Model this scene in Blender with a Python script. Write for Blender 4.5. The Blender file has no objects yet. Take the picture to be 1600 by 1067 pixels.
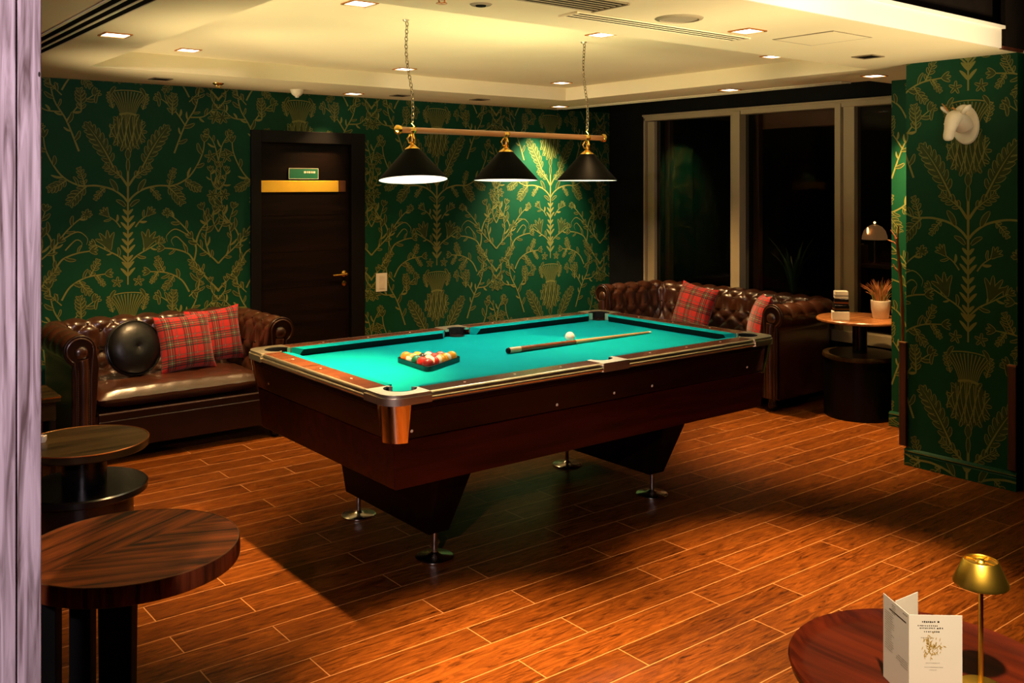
import bpy, bmesh, math, random
from mathutils import Vector, Matrix
random.seed(7)
PI = math.pi
SC = bpy.context.scene
COL = SC.collection

# ------------------------------------------------------------------ camera
EYE = 1.70
FX, FY = 0.618, 0.786
cam_d = bpy.data.cameras.new('camera')
cam = bpy.data.objects.new('camera', cam_d)
COL.objects.link(cam)
cam.location = (0, 0, EYE)
cam.rotation_euler = (PI / 2, 0, math.atan2(FY, FX) - PI / 2)
cam_d.sensor_width = 36.0
cam_d.lens = 1487.0 / 1600.0 * 36.0
cam_d.shift_y = -(533.5 - 288.0) / 1600.0
cam_d.clip_start = 0.05
SC.camera = cam

# ------------------------------------------------------------------ world, exposure
SC.view_settings.view_transform = 'Standard'
SC.view_settings.look = 'None'
SC.view_settings.gamma = 1.0
SC.view_settings.exposure = 0.0
SC.view_settings.use_curve_mapping = False
wd = bpy.data.worlds.new('night')
SC.world = wd
wd.use_nodes = True
wd.node_tree.nodes['Background'].inputs[0].default_value = (0.02, 0.014, 0.01, 1)
wd.node_tree.nodes['Background'].inputs[1].default_value = 0.05

CEIL, TRAY = 2.43, 2.54
WARM = (1.0, 0.60, 0.25)
WARMW = (1.0, 0.80, 0.50)

def light(name, kind, loc, energy, col, target=None, **kw):
    l = bpy.data.lights.new(name, kind)
    l.energy = energy
    l.color = col
    for k, v in kw.items():
        setattr(l, k, v)
    o = bpy.data.objects.new(name, l)
    COL.objects.link(o)
    o.location = loc
    if target is not None:
        o.rotation_euler = (Vector(target) - Vector(loc)).to_track_quat('-Z', 'Y').to_euler()
    return o

# added fill spots outside the frame, no such fittings, brightening the ceiling
UP = (1.0, 0.77, 0.42)
def ceiling_fill(loc, az, elev, cone, watts, col=UP):
    a, e = math.radians(az), math.radians(elev)
    t = Vector(loc) + Vector((math.cos(e) * math.cos(a), math.cos(e) * math.sin(a), math.sin(e)))
    light('ceiling_fill', 'SPOT', loc, watts, col, t, spot_size=math.radians(cone), spot_blend=0.6, shadow_soft_size=0.25)
ceiling_fill((4.3, 0.4, 0.95), 92, 36, 56, 520)
ceiling_fill((2.4, 0.2, 0.95), 90, 36, 56, 440)
ceiling_fill((0.1, 4.3, 0.75), 2, 30, 54, 360)
ceiling_fill((0.1, 5.9, 0.75), -4, 30, 48, 330)
# soft strip added on the lamp bar as ceiling fill, not a fitting
light('ceiling_fill', 'AREA', (3.2, 4.12, 1.992), 5, (0.92, 0.85, 0.42), (3.2, 4.12, 5), shape='RECTANGLE', size=1.3, size_y=0.02)
# bar downlights on this side of the opening: one on the bleached post, one over the tray table
light('bar_spot', 'SPOT', (-0.9, 0.35, 2.3), 230, (1.0, 0.79, 0.86), (0.22, 2.1, 1.55),
      spot_size=math.radians(62), spot_blend=0.3, shadow_soft_size=0.05)
light('bar_spot', 'SPOT', (1.15, 0.45, 3.0), 640, (1.0, 0.78, 0.52), (2.10, 1.12, 0.6),
      spot_size=math.radians(34), spot_blend=0.6, shadow_soft_size=0.06)

# ------------------------------------------------------------------ node materials
def newmat(name):
    m = bpy.data.materials.new(name)
    m.use_nodes = True
    return m, m.node_tree.nodes, m.node_tree.links, m.node_tree.nodes['Principled BSDF']

def mat(name, col, rough=0.5, metal=0.0, var=0.15, scale=8.0, bump=0.0, bscale=60.0, spec=0.5, coat=0.0, sheen=0.0, stretch=None):
    m, N, L, b = newmat(name)
    tc = N.new('ShaderNodeTexCoord')
    src = tc.outputs['Object']
    if stretch:
        mp = N.new('ShaderNodeMapping')
        mp.inputs['Scale'].default_value = stretch
        L.new(src, mp.inputs[0])
        src = mp.outputs[0]
    nz = N.new('ShaderNodeTexNoise')
    nz.inputs['Scale'].default_value = scale
    nz.inputs['Detail'].default_value = 5
    L.new(src, nz.inputs['Vector'])
    rp = N.new('ShaderNodeValToRGB')
    rp.color_ramp.elements[0].position = 0.3
    rp.color_ramp.elements[1].position = 0.7
    rp.color_ramp.elements[0].color = (*[c * (1 - var) for c in col], 1)
    rp.color_ramp.elements[1].color = (*[min(1, c * (1 + var)) for c in col], 1)
    L.new(nz.outputs['Fac'], rp.inputs['Fac'])
    L.new(rp.outputs['Color'], b.inputs['Base Color'])
    b.inputs['Roughness'].default_value = rough
    b.inputs['Metallic'].default_value = metal
    b.inputs['Specular IOR Level'].default_value = spec
    b.inputs['Coat Weight'].default_value = coat
    b.inputs['Coat Roughness'].default_value = 0.12
    if sheen:
        b.inputs['Sheen Weight'].default_value = sheen
    if bump:
        n2 = N.new('ShaderNodeTexNoise')
        n2.inputs['Scale'].default_value = bscale
        n2.inputs['Detail'].default_value = 4
        L.new(src, n2.inputs['Vector'])
        bp = N.new('ShaderNodeBump')
        bp.inputs['Strength'].default_value = bump
        bp.inputs['Distance'].default_value = 0.01
        L.new(n2.outputs['Fac'], bp.inputs['Height'])
        L.new(bp.outputs['Normal'], b.inputs['Normal'])
    return m

def wood(name, c0, c1, rough=0.35, axis='X', scale=6.0, coat=0.0, rot=0.0, spec=0.5):
    """streaky grain running along the given axis"""
    m, N, L, b = newmat(name)
    tc = N.new('ShaderNodeTexCoord')
    mp = N.new('ShaderNodeMapping')
    s = {'X': (0.09, 1, 1), 'Y': (1, 0.09, 1), 'Z': (1, 1, 0.09)}[axis]
    mp.inputs['Scale'].default_value = tuple(v * scale * 3 for v in s)
    m0 = N.new('ShaderNodeMapping')
    m0.inputs['Rotation'].default_value = (0, 0, rot)
    L.new(tc.outputs['Object'], m0.inputs[0])
    L.new(m0.outputs[0], mp.inputs[0])
    nz = N.new('ShaderNodeTexNoise')
    nz.inputs['Scale'].default_value = 2.0
    nz.inputs['Detail'].default_value = 8
    nz.inputs['Distortion'].default_value = 0.6
    L.new(mp.outputs[0], nz.inputs['Vector'])
    rp = N.new('ShaderNodeValToRGB')
    rp.color_ramp.elements[0].position = 0.34
    rp.color_ramp.elements[1].position = 0.66
    rp.color_ramp.elements[0].color = (*c0, 1)
    rp.color_ramp.elements[1].color = (*c1, 1)
    L.new(nz.outputs['Fac'], rp.inputs['Fac'])
    L.new(rp.outputs['Color'], b.inputs['Base Color'])
    b.inputs['Roughness'].default_value = rough
    b.inputs['Coat Weight'].default_value = coat
    b.inputs['Specular IOR Level'].default_value = spec
    bp = N.new('ShaderNodeBump')
    bp.inputs['Strength'].default_value = 0.12
    bp.inputs['Distance'].default_value = 0.004
    L.new(nz.outputs['Fac'], bp.inputs['Height'])
    L.new(bp.outputs['Normal'], b.inputs['Normal'])
    return m

def emit(name, col, s):
    m, N, L, b = newmat(name)
    b.inputs['Base Color'].default_value = (*col, 1)
    b.inputs['Emission Color'].default_value = (*col, 1)
    b.inputs['Emission Strength'].default_value = s
    return m

def mat_floor():
    m, N, L, b = newmat('wooden_planks')
    tc = N.new('ShaderNodeTexCoord')
    mp = N.new('ShaderNodeMapping')
    mp.inputs['Location'].default_value = (0.3, 0.026, 0)
    L.new(tc.outputs['Object'], mp.inputs[0])
    br = N.new('ShaderNodeTexBrick')
    br.offset = 0.37
    br.inputs['Scale'].default_value = 1.0
    br.inputs['Brick Width'].default_value = 0.92
    br.inputs['Row Height'].default_value = 0.158
    br.inputs['Mortar Size'].default_value = 0.0024
    br.inputs['Mortar Smooth'].default_value = 0.1
    br.inputs['Bias'].default_value = 0.0
    br.inputs['Color1'].default_value = (0.0, 0.0, 0.0, 1)
    br.inputs['Color2'].default_value = (1, 1, 1, 1)
    br.inputs['Mortar'].default_value = (0.5, 0.5, 0.5, 1)
    L.new(mp.outputs[0], br.inputs['Vector'])
    # grain: offset per plank so that grain does not run across seams
    ad = N.new('ShaderNodeVectorMath'); ad.operation = 'MULTIPLY_ADD'
    ad.inputs[1].default_value = (3.0, 7.0, 5.0)
    L.new(br.outputs['Color'], ad.inputs[0])
    L.new(mp.outputs[0], ad.inputs[2])
    m2 = N.new('ShaderNodeMapping')
    m2.inputs['Scale'].default_value = (4.2, 30.0, 1)
    L.new(ad.outputs[0], m2.inputs[0])
    nz = N.new('ShaderNodeTexNoise')
    nz.inputs['Scale'].default_value = 1.3
    nz.inputs['Detail'].default_value = 9
    nz.inputs['Roughness'].default_value = 0.72
    nz.inputs['Distortion'].default_value = 1.9
    L.new(m2.outputs[0], nz.inputs['Vector'])
    rp = N.new('ShaderNodeValToRGB')
    e = rp.color_ramp.elements
    e[0].position = 0.33; e[0].color = (0.014, 0.003, 0.0008, 1)
    e[1].position = 0.66; e[1].color = (0.225, 0.066, 0.0085, 1)
    x = e.new(0.45); x.color = (0.105, 0.028, 0.0035, 1)
    L.new(nz.outputs['Fac'], rp.inputs['Fac'])
    # plank tone
    mx = N.new('ShaderNodeMix'); mx.data_type = 'RGBA'; mx.blend_type = 'MULTIPLY'
    tone = N.new('ShaderNodeValToRGB')
    tone.color_ramp.elements[0].color = (0.72, 0.68, 0.66, 1)
    tone.color_ramp.elements[1].color = (1.12, 1.1, 1.1, 1)
    L.new(br.outputs['Color'], tone.inputs['Fac'])
    mx.inputs['Factor'].default_value = 1
    L.new(rp.outputs['Color'], mx.inputs['A'])
    L.new(tone.outputs['Color'], mx.inputs['B'])
    mo = N.new('ShaderNodeMix'); mo.data_type = 'RGBA'
    L.new(br.outputs['Fac'], mo.inputs['Factor'])
    L.new(mx.outputs['Result'], mo.inputs['A'])
    mo.inputs['B'].default_value = (0.42, 0.19, 0.068, 1)
    L.new(mo.outputs['Result'], b.inputs['Base Color'])
    rr = N.new('ShaderNodeMapRange')
    rr.inputs['To Min'].default_value = 0.36
    rr.inputs['To Max'].default_value = 0.24
    L.new(nz.outputs['Fac'], rr.inputs['Value'])
    L.new(rr.outputs['Result'], b.inputs['Roughness'])
    bp = N.new('ShaderNodeBump')
    bp.inputs['Strength'].default_value = 0.2
    bp.inputs['Distance'].default_value = 0.004
    L.new(nz.outputs['Fac'], bp.inputs['Height'])
    L.new(bp.outputs['Normal'], b.inputs['Normal'])
    b.inputs['Specular IOR Level'].default_value = 0.14
    return m

def mat_tartan(name):
    m, N, L, b = newmat(name)
    uv = N.new('ShaderNodeTexCoord')
    sp = N.new('ShaderNodeSeparateXYZ')
    L.new(uv.outputs['UV'], sp.inputs[0])
    R = (0.36, 0.0055, 0.0045, 1); K = (0.012, 0.012, 0.016, 1); G = (0.02, 0.06, 0.03, 1)
    W = (0.50, 0.42, 0.26, 1); B = (0.05, 0.04, 0.06, 1)
    stops = [(0.0, R), (0.27, K), (0.36, R), (0.40, G), (0.475, W), (0.505, G), (0.59, R), (0.63, K), (0.71, R), (0.84, B), (0.87, W), (0.885, B), (0.915, R)]
    outs = []
    for ax in 'XY':
        mu = N.new('ShaderNodeMath'); mu.operation = 'MULTIPLY'; mu.inputs[1].default_value = 3.1
        L.new(sp.outputs[ax], mu.inputs[0])
        fr = N.new('ShaderNodeMath'); fr.operation = 'FRACT'
        L.new(mu.outputs[0], fr.inputs[0])
        rp = N.new('ShaderNodeValToRGB')
        rp.color_ramp.interpolation = 'CONSTANT'
        e = rp.color_ramp.elements
        e[0].position = 0; e[0].color = R
        e[1].position = stops[1][0]; e[1].color = stops[1][1]
        for p, c in stops[2:]:
            x = e.new(p); x.color = c
        L.new(fr.outputs[0], rp.inputs['Fac'])
        outs.append(rp.outputs['Color'])
    mx = N.new('ShaderNodeMix'); mx.data_type = 'RGBA'
    mx.inputs['Factor'].default_value = 0.5
    L.new(outs[0], mx.inputs['A']); L.new(outs[1], mx.inputs['B'])
    dk = N.new('ShaderNodeMix'); dk.data_type = 'RGBA'; dk.blend_type = 'DARKEN'; dk.inputs['Factor'].default_value = 0.62
    L.new(mx.outputs['Result'], dk.inputs['A'])
    d2 = N.new('ShaderNodeMix'); d2.data_type = 'RGBA'; d2.blend_type = 'DARKEN'; d2.inputs['Factor'].default_value = 1.0
    L.new(outs[0], d2.inputs['A']); L.new(outs[1], d2.inputs['B']); L.new(d2.outputs['Result'], dk.inputs['B'])
    L.new(dk.outputs['Result'], b.inputs['Base Color'])
    b.inputs['Roughness'].default_value = 0.9
    b.inputs['Sheen Weight'].default_value = 0.15
    nz = N.new('ShaderNodeTexNoise'); nz.inputs['Scale'].default_value = 90
    bp = N.new('ShaderNodeBump'); bp.inputs['Strength'].default_value = 0.25; bp.inputs['Distance'].default_value = 0.004
    L.new(uv.outputs['UV'], nz.inputs['Vector'])
    L.new(nz.outputs['Fac'], bp.inputs['Height']); L.new(bp.outputs['Normal'], b.inputs['Normal'])
    return m

def mat_glass(name):
    m, N, L, b = newmat(name)
    N.remove(b)
    out = N['Material Output']
    tr = N.new('ShaderNodeBsdfTransparent')
    tr.inputs[0].default_value = (0.86, 0.88, 0.86, 1)
    gl = N.new('ShaderNodeBsdfGlossy')
    gl.inputs['Roughness'].default_value = 0.02
    fr = N.new('ShaderNodeFresnel'); fr.inputs['IOR'].default_value = 1.45
    mx = N.new('ShaderNodeMixShader')
    gl.inputs[0].default_value = (0.14, 0.14, 0.14, 1)
    L.new(fr.outputs[0], mx.inputs[0]); L.new(tr.outputs[0], mx.inputs[1]); L.new(gl.outputs[0], mx.inputs[2])
    L.new(mx.outputs[0], out.inputs['Surface'])
    return m

def mat_ball(name, c, stripe=False):
    m, N, L, b = newmat(name)
    if stripe:
        tc = N.new('ShaderNodeTexCoord')
        sp = N.new('ShaderNodeSeparateXYZ')
        L.new(tc.outputs['Object'], sp.inputs[0])
        ab = N.new('ShaderNodeMath'); ab.operation = 'ABSOLUTE'
        L.new(sp.outputs['Z'], ab.inputs[0])
        gt = N.new('ShaderNodeMath'); gt.operation = 'GREATER_THAN'; gt.inputs[1].default_value = 0.0135
        L.new(ab.outputs[0], gt.inputs[0])
        mx = N.new('ShaderNodeMix'); mx.data_type = 'RGBA'
        L.new(gt.outputs[0], mx.inputs['Factor'])
        mx.inputs['A'].default_value = (*c, 1); mx.inputs['B'].default_value = (0.85, 0.75, 0.52, 1)
        L.new(mx.outputs['Result'], b.inputs['Base Color'])
    else:
        b.inputs['Base Color'].default_value = (*c, 1)
    b.inputs['Roughness'].default_value = 0.08
    b.inputs['Coat Weight'].default_value = 0.4
    return m

M = {}
M['floor'] = mat_floor()
M['ceiling'] = mat('ceiling_paint', (0.80, 0.72, 0.50), 0.8, var=0.03, scale=1.5, spec=0.1)
light('bar_spot', 'SPOT', (2.9, 0.9, 2.3), 62, (1.0, 0.86, 0.70), (3.75, 2.4, 2.50), spot_size=math.radians(70), spot_blend=0.8, shadow_soft_size=0.08)
M['fascia'] = mat('fascia_paint', (0.86, 0.80, 0.74), 0.7, var=0.03, scale=2, spec=0.1)
M['paper'] = mat('green_wallpaper', (0.0012, 0.046, 0.018), 0.62, var=0.12, scale=3, spec=0.18)
M['vine'] = mat('wallpaper_vine', (0.165, 0.165, 0.040), 0.55, var=0.1, scale=12, spec=0.2)
M['leafp'] = mat('wallpaper_leaf', (0.030, 0.052, 0.012), 0.6, var=0.15, scale=14, spec=0.2)
M['black_wall'] = mat('black_wall_paint', (0.006, 0.006, 0.005), 0.7, var=0.2, spec=0.1)
M['dark_room'] = mat('dark_plaster', (0.01, 0.007, 0.006), 0.9, var=0.2, spec=0.05)
M['door'] = wood('black_brown_veneer', (0.003, 0.0012, 0.0008), (0.009, 0.0036, 0.002), 0.45, 'X', 3, spec=0.15)
M['door_frame'] = mat('black_lacquer', (0.004, 0.003, 0.003), 0.5, spec=0.2)
M['brass'] = mat('brushed_brass', (0.86, 0.53, 0.10), 0.24, 1.0, var=0.06, scale=30)
M['brass_plate'] = mat('satin_brass_sheet', (0.95, 0.62, 0.07), 0.62, 0.75, var=0.08, scale=5)
M['gold_lamp'] = mat('gold_metal', (0.90, 0.56, 0.07), 0.34, 1.0, var=0.04, scale=30)
M['copper'] = mat('aged_copper', (0.60, 0.25, 0.08), 0.3, 1.0, var=0.1)
M['chrome'] = mat('chrome_trim', (0.95, 0.84, 0.62), 0.36, 1.0, var=0.04, scale=20)
M['casting'] = mat('polished_corner_casting', (0.92, 0.82, 0.62), 0.40, 1.0, var=0.05, scale=20)
M['chainmetal'] = mat('tarnished_chain', (0.20, 0.16, 0.09), 0.4, 1.0, var=0.1)
M['bronzecap'] = mat('polished_bronze_cap', (0.80, 0.62, 0.40), 0.13, 1.0, var=0.05, scale=20)
M['steel'] = mat('steel_foot', (0.75, 0.70, 0.60), 0.2, 1.0, var=0.05, scale=20)
M['cloth'] = mat('turquoise_cloth', (0.0006, 0.30, 0.315), 0.95, var=0.04, scale=5, bump=0.08, bscale=400, spec=0.05)
M['mahog'] = wood('mahogany_dark', (0.005, 0.0007, 0.0005), (0.014, 0.0018, 0.001), 0.35, 'X', 3, spec=0.2)
M['mahog2'] = wood('mahogany_red', (0.016, 0.0012, 0.0008), (0.05, 0.0042, 0.002), 0.4, 'X', 3, spec=0.2)
M['legblack'] = wood('leg_ebony', (0.003, 0.0008, 0.0006), (0.007, 0.0015, 0.001), 0.5, 'Z', 3, spec=0.12)
M['rail'] = wood('rail_walnut', (0.10, 0.030, 0.012), (0.20, 0.062, 0.025), 0.25, 'X', 5, coat=0.3)
M['blackgloss'] = mat('black_gloss', (0.004, 0.0035, 0.003), 0.25, var=0.1)
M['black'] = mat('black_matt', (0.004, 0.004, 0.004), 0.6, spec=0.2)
M['lacquer'] = mat('black_lacquer_drum', (0.0012, 0.0011, 0.001), 0.3, var=0.1, spec=0.2)
M['rubber'] = mat('black_rubber', (0.006, 0.006, 0.006), 0.8, spec=0.15)
M['pearl'] = mat('pearl_inlay', (0.85, 0.72, 0.5), 0.25, var=0.02)
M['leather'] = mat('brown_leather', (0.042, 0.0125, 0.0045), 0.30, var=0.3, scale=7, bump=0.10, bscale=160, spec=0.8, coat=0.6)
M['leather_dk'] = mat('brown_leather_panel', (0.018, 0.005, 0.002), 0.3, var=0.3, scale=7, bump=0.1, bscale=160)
M['stitch'] = mat('pale_stitch', (0.22, 0.12, 0.05), 0.6)
M['tartan'] = mat_tartan('red_tartan')
M['velvet'] = mat('black_satin', (0.0025, 0.0028, 0.0028), 0.4, var=0.3, scale=10, bump=0.2, bscale=18)
M['white'] = mat('white_plastic', (0.78, 0.72, 0.58), 0.4, var=0.02)
M['porcelain'] = mat('cream_porcelain', (0.80, 0.72, 0.58), 0.3, var=0.03)
M['paperw'] = mat('cream_card', (0.82, 0.76, 0.66), 0.7, var=0.02, spec=0.2)
M['ink'] = mat('black_ink', (0.02, 0.015, 0.012), 0.7)
M['inkgrey'] = mat('grey_ink', (0.28, 0.24, 0.19), 0.7)
M['inkgold'] = mat('gold_ink', (0.52, 0.34, 0.06), 0.5)
M['signgreen'] = mat('green_sign', (0.02, 0.16, 0.085), 0.4, var=0.1)
M['frame'] = mat('window_frame_paint', (0.36, 0.29, 0.17), 0.45, var=0.06, scale=4)
M['glass'] = mat_glass('window_glass')
M['guard'] = wood('corner_guard_wood', (0.045, 0.012, 0.006), (0.09, 0.022, 0.011), 0.45, 'Z', 6)
M['stick'] = wood('knotty_cane', (0.13, 0.040, 0.010), (0.30, 0.11, 0.03), 0.4, 'Z', 8)
M['tablewood'] = wood('rosewood_top', (0.030, 0.0075, 0.0025), (0.23, 0.058, 0.016), 0.45, 'X', 6, spec=0.2)
M['tableedge'] = wood('rosewood_edge', (0.03, 0.007, 0.003), (0.26, 0.058, 0.016), 0.45, 'Z', 6, spec=0.2)
M['traywood'] = wood('mahogany_tray', (0.040, 0.0042, 0.0008), (0.120, 0.0135, 0.002), 0.5, 'Y', 4, spec=0.15)
M['darkwood'] = wood('smoked_oak', (0.010, 0.0058, 0.0018), (0.040, 0.023, 0.007), 0.32, 'X', 4, spec=0.3)
M['oaktop'] = wood('amber_oak_top', (0.20, 0.07, 0.02), (0.42, 0.17, 0.05), 0.3, 'X', 4, coat=0.3)
M['post'] = None
M['ceram'] = mat('white_ceramic_pot', (0.72, 0.64, 0.50), 0.5, var=0.08, scale=20)
M['grassbr'] = mat('dry_copper_grass', (0.42, 0.14, 0.035), 0.6, var=0.3, scale=30)
M['grassgr'] = mat('green_blade', (0.05, 0.12, 0.02), 0.5, var=0.3, scale=30)
M['leafgr'] = mat('dark_green_leaf', (0.02, 0.05, 0.012), 0.4, var=0.3, scale=20)
M['grey'] = mat('grey_grille', (0.30, 0.25, 0.16), 0.6, var=0.05)
M['greyd'] = mat('grey_speaker_mesh', (0.36, 0.31, 0.22), 0.6, var=0.05)
M['slotblack'] = mat('slot_black', (0.004, 0.004, 0.003), 0.8, spec=0.05)
M['lens'] = emit('downlight_lens', (1.0, 0.86, 0.62), 9.0)
M['lensoff'] = mat('unlit_lens', (0.16, 0.12, 0.07), 0.4)
M['bulb'] = emit('lamp_bulb', (1.0, 0.86, 0.66), 60.0)
M['shade_in'] = mat('white_enamel', (0.88, 0.86, 0.82), 0.5, var=0.01)
M['shade_out'] = mat('black_enamel', (0.0007, 0.0008, 0.0007), 0.5, var=0.05, spec=0.03)
M['brownpost'] = mat('brown_post', (0.10, 0.035, 0.015), 0.4, var=0.2)
M['amberglass'] = emit('amber_dome', (0.45, 0.20, 0.07), 0.26)
M['amberbulb'] = emit('amber_bulb', (1.0, 0.55, 0.2), 6.0)

def mat_post():
    m, N, L, b = newmat('bleached_wood')
    tc = N.new('ShaderNodeTexCoord')
    mp = N.new('ShaderNodeMapping'); mp.inputs['Scale'].default_value = (42, 42, 2.6)
    L.new(tc.outputs['Object'], mp.inputs[0])
    nz = N.new('ShaderNodeTexNoise'); nz.inputs['Scale'].default_value = 1.2; nz.inputs['Detail'].default_value = 7; nz.inputs['Distortion'].default_value = 1.2
    L.new(mp.outputs[0], nz.inputs['Vector'])
    rp = N.new('ShaderNodeValToRGB')
    e = rp.color_ramp.elements
    e[0].position = 0.32; e[0].color = (0.16, 0.10, 0.10, 1)
    x = e.new(0.44); x.color = (0.56, 0.43, 0.46, 1)
    e[1].position = 0.60; e[1].color = (0.74, 0.60, 0.66, 1)
    L.new(nz.outputs['Fac'], rp.inputs['Fac']); L.new(rp.outputs['Color'], b.inputs['Base Color'])
    # knots / nail holes
    m3 = N.new('ShaderNodeMapping'); m3.inputs['Scale'].default_value = (1, 1, 0.4)
    L.new(tc.outputs['Object'], m3.inputs[0])
    vo = N.new('ShaderNodeTexVoronoi'); vo.inputs['Scale'].default_value = 24
    L.new(m3.outputs[0], vo.inputs['Vector'])
    lt = N.new('ShaderNodeMath'); lt.operation = 'LESS_THAN'; lt.inputs[1].default_value = 0.055
    L.new(vo.outputs['Distance'], lt.inputs[0])
    mx = N.new('ShaderNodeMix'); mx.data_type = 'RGBA'
    L.new(lt.outputs[0], mx.inputs['Factor']); L.new(rp.outputs['Color'], mx.inputs['A'])
    mx.inputs['B'].default_value = (0.03, 0.02, 0.02, 1)
    L.new(mx.outputs['Result'], b.inputs['Base Color'])
    bp = N.new('ShaderNodeBump'); bp.inputs['Strength'].default_value = 0.4; bp.inputs['Distance'].default_value = 0.004
    L.new(nz.outputs['Fac'], bp.inputs['Height']); L.new(bp.outputs['Normal'], b.inputs['Normal'])
    b.inputs['Roughness'].default_value = 0.75
    return m
M['post'] = mat_post()

# ------------------------------------------------------------------ mesh builder
class MB:
    def __init__(s):
        s.v = []; s.f = []; s.m = []; s.uv = None
    def add(s, vs, fs, mi=0):
        k = len(s.v)
        s.v += [tuple(p) for p in vs]
        for f in fs:
            s.f.append(tuple(i + k for i in f)); s.m.append(mi)
        return s
    def box(s, x0, y0, z0, x1, y1, z1, mi=0):
        vs = [(x, y, z) for z in (z0, z1) for y in (y0, y1) for x in (x0, x1)]
        return s.add(vs, [(0, 2, 3, 1), (4, 5, 7, 6), (0, 1, 5, 4), (2, 6, 7, 3), (0, 4, 6, 2), (1, 3, 7, 5)], mi)
    def prism(s, pts, z0, z1, mi=0, top=None):
        """pts: outline (x,y) counter-clockwise; top: optional outline at z1"""
        n = len(pts); top = top or pts
        vs = [(x, y, z0) for x, y in pts] + [(x, y, z1) for x, y in top]
        fs = [tuple(range(n - 1, -1, -1)), tuple(range(n, 2 * n))]
        fs += [(i, (i + 1) % n, n + (i + 1) % n, n + i) for i in range(n)]
        return s.add(vs, fs, mi)
    def lathe(s, prof, seg=40, c=(0, 0, 0), mi=0, caps=True, ang=2 * PI):
        k = len(prof); vs = []
        for i in range(seg):
            a = ang * i / seg
            vs += [(c[0] + r * math.cos(a), c[1] + r * math.sin(a), c[2] + z) for r, z in prof]
        fs = []
        for i in range(seg):
            j = (i + 1) % seg
            for q in range(k - 1):
                fs.append((i * k + q, j * k + q, j * k + q + 1, i * k + q + 1))
        if caps:
            if prof[0][0] > 1e-6: fs.append(tuple(i * k for i in range(seg - 1, -1, -1)))
            if prof[-1][0] > 1e-6: fs.append(tuple(i * k + k - 1 for i in range(seg)))
        return s.add(vs, fs, mi)
    def tube(s, path, r, seg=10, mi=0, closed=False, flat=1.0):
        P = [Vector(p) for p in path]; n = len(P); vs = []; up = Vector((0, 0, 1)); last = None
        for i, p in enumerate(P):
            if closed: t = P[(i + 1) % n] - P[i - 1]
            else: t = P[min(i + 1, n - 1)] - P[max(i - 1, 0)]
            t.normalize()
            if last is None:
                a = t.cross(up)
                if a.length < 1e-3: a = t.cross(Vector((1, 0, 0)))
            else:
                a = last - t * last.dot(t)
            a.normalize(); last = a; b = t.cross(a)
            rr = r[i] if isinstance(r, (list, tuple)) else r
            for j in range(seg):
                th = 2 * PI * j / seg
                vs.append(p + a * (rr * math.cos(th)) + b * (rr * flat * math.sin(th)))
        fs = []
        for i in range(n if closed else n - 1):
            k = (i + 1) % n
            for j in range(seg):
                l = (j + 1) % seg
                fs.append((i * seg + j, i * seg + l, k * seg + l, k * seg + j))
        if not closed:
            fs.append(tuple(range(seg - 1, -1, -1)))
            fs.append(tuple((n - 1) * seg + j for j in range(seg)))
        return s.add(vs, fs, mi)
    def sphere(s, c, r, u=24, v=14, mi=0, sc=(1, 1, 1)):
        vs = [(c[0], c[1], c[2] - r * sc[2])]
        for i in range(1, v):
            a = -PI / 2 + PI * i / v
            for j in range(u):
                t = 2 * PI * j / u
                vs.append((c[0] + r * sc[0] * math.cos(a) * math.cos(t), c[1] + r * sc[1] * math.cos(a) * math.sin(t), c[2] + r * sc[2] * math.sin(a)))
        vs.append((c[0], c[1], c[2] + r * sc[2]))
        fs = [(0, 1 + (j + 1) % u, 1 + j) for j in range(u)]
        for i in range(v - 2):
            for j in range(u):
                fs.append((1 + i * u + j, 1 + i * u + (j + 1) % u, 1 + (i + 1) * u + (j + 1) % u, 1 + (i + 1) * u + j))
        e = len(vs) - 1; q = 1 + (v - 2) * u
        fs += [(q + j, q + (j + 1) % u, e) for j in range(u)]
        return s.add(vs, fs, mi)
    def grid(s, pts, mi=0, wrap=False):
        n = len(pts); k = len(pts[0])
        vs = [p for row in pts for p in row]
        fs = []
        for i in range(n - 1):
            for j in range(k if wrap else k - 1):
                l = (j + 1) % k
                fs.append((i * k + j, (i + 1) * k + j, (i + 1) * k + l, i * k + l))
        return s.add(vs, fs, mi)
    def xform(s, mtx):
        s.v = [tuple(mtx @ Vector(p)) for p in s.v]; return s
    def build(s, name, mats, parent=None, smooth=False, bevel=0.0, bseg=2, sub=0, recalc=True, uvs=None):
        me = bpy.data.meshes.new(name)
        me.from_pydata(s.v, [], s.f)
        if not isinstance(mats, (list, tuple)): mats = [mats]
        for m_ in mats: me.materials.append(m_)
        if len(mats) > 1:
            me.polygons.foreach_set('material_index', s.m)
        if recalc:
            bm = bmesh.new(); bm.from_mesh(me)
            bmesh.ops.recalc_face_normals(bm, faces=bm.faces)
            bm.to_mesh(me); bm.free()
        if uvs:
            ul = me.uv_layers.new(name='UVMap')
            for lp in me.loops:
                ul.data[lp.index].uv = uvs[lp.vertex_index]
        me.update()
        if smooth:
            for p in me.polygons: p.use_smooth = True
            if smooth != 'full':
                try: me.set_sharp_from_angle(angle=math.radians(38))
                except Exception: pass
        o = bpy.data.objects.new(name, me)
        COL.objects.link(o)
        if parent is not None: o.parent = parent
        if bevel:
            b = o.modifiers.new('bevel', 'BEVEL'); b.width = bevel; b.segments = bseg; b.limit_method = 'ANGLE'; b.angle_limit = math.radians(40)
            for p in me.polygons: p.use_smooth = True
            w = o.modifiers.new('wn', 'WEIGHTED_NORMAL')
        if sub:
            b = o.modifiers.new('sub', 'SUBSURF'); b.levels = sub; b.render_levels = sub
        return o

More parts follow.
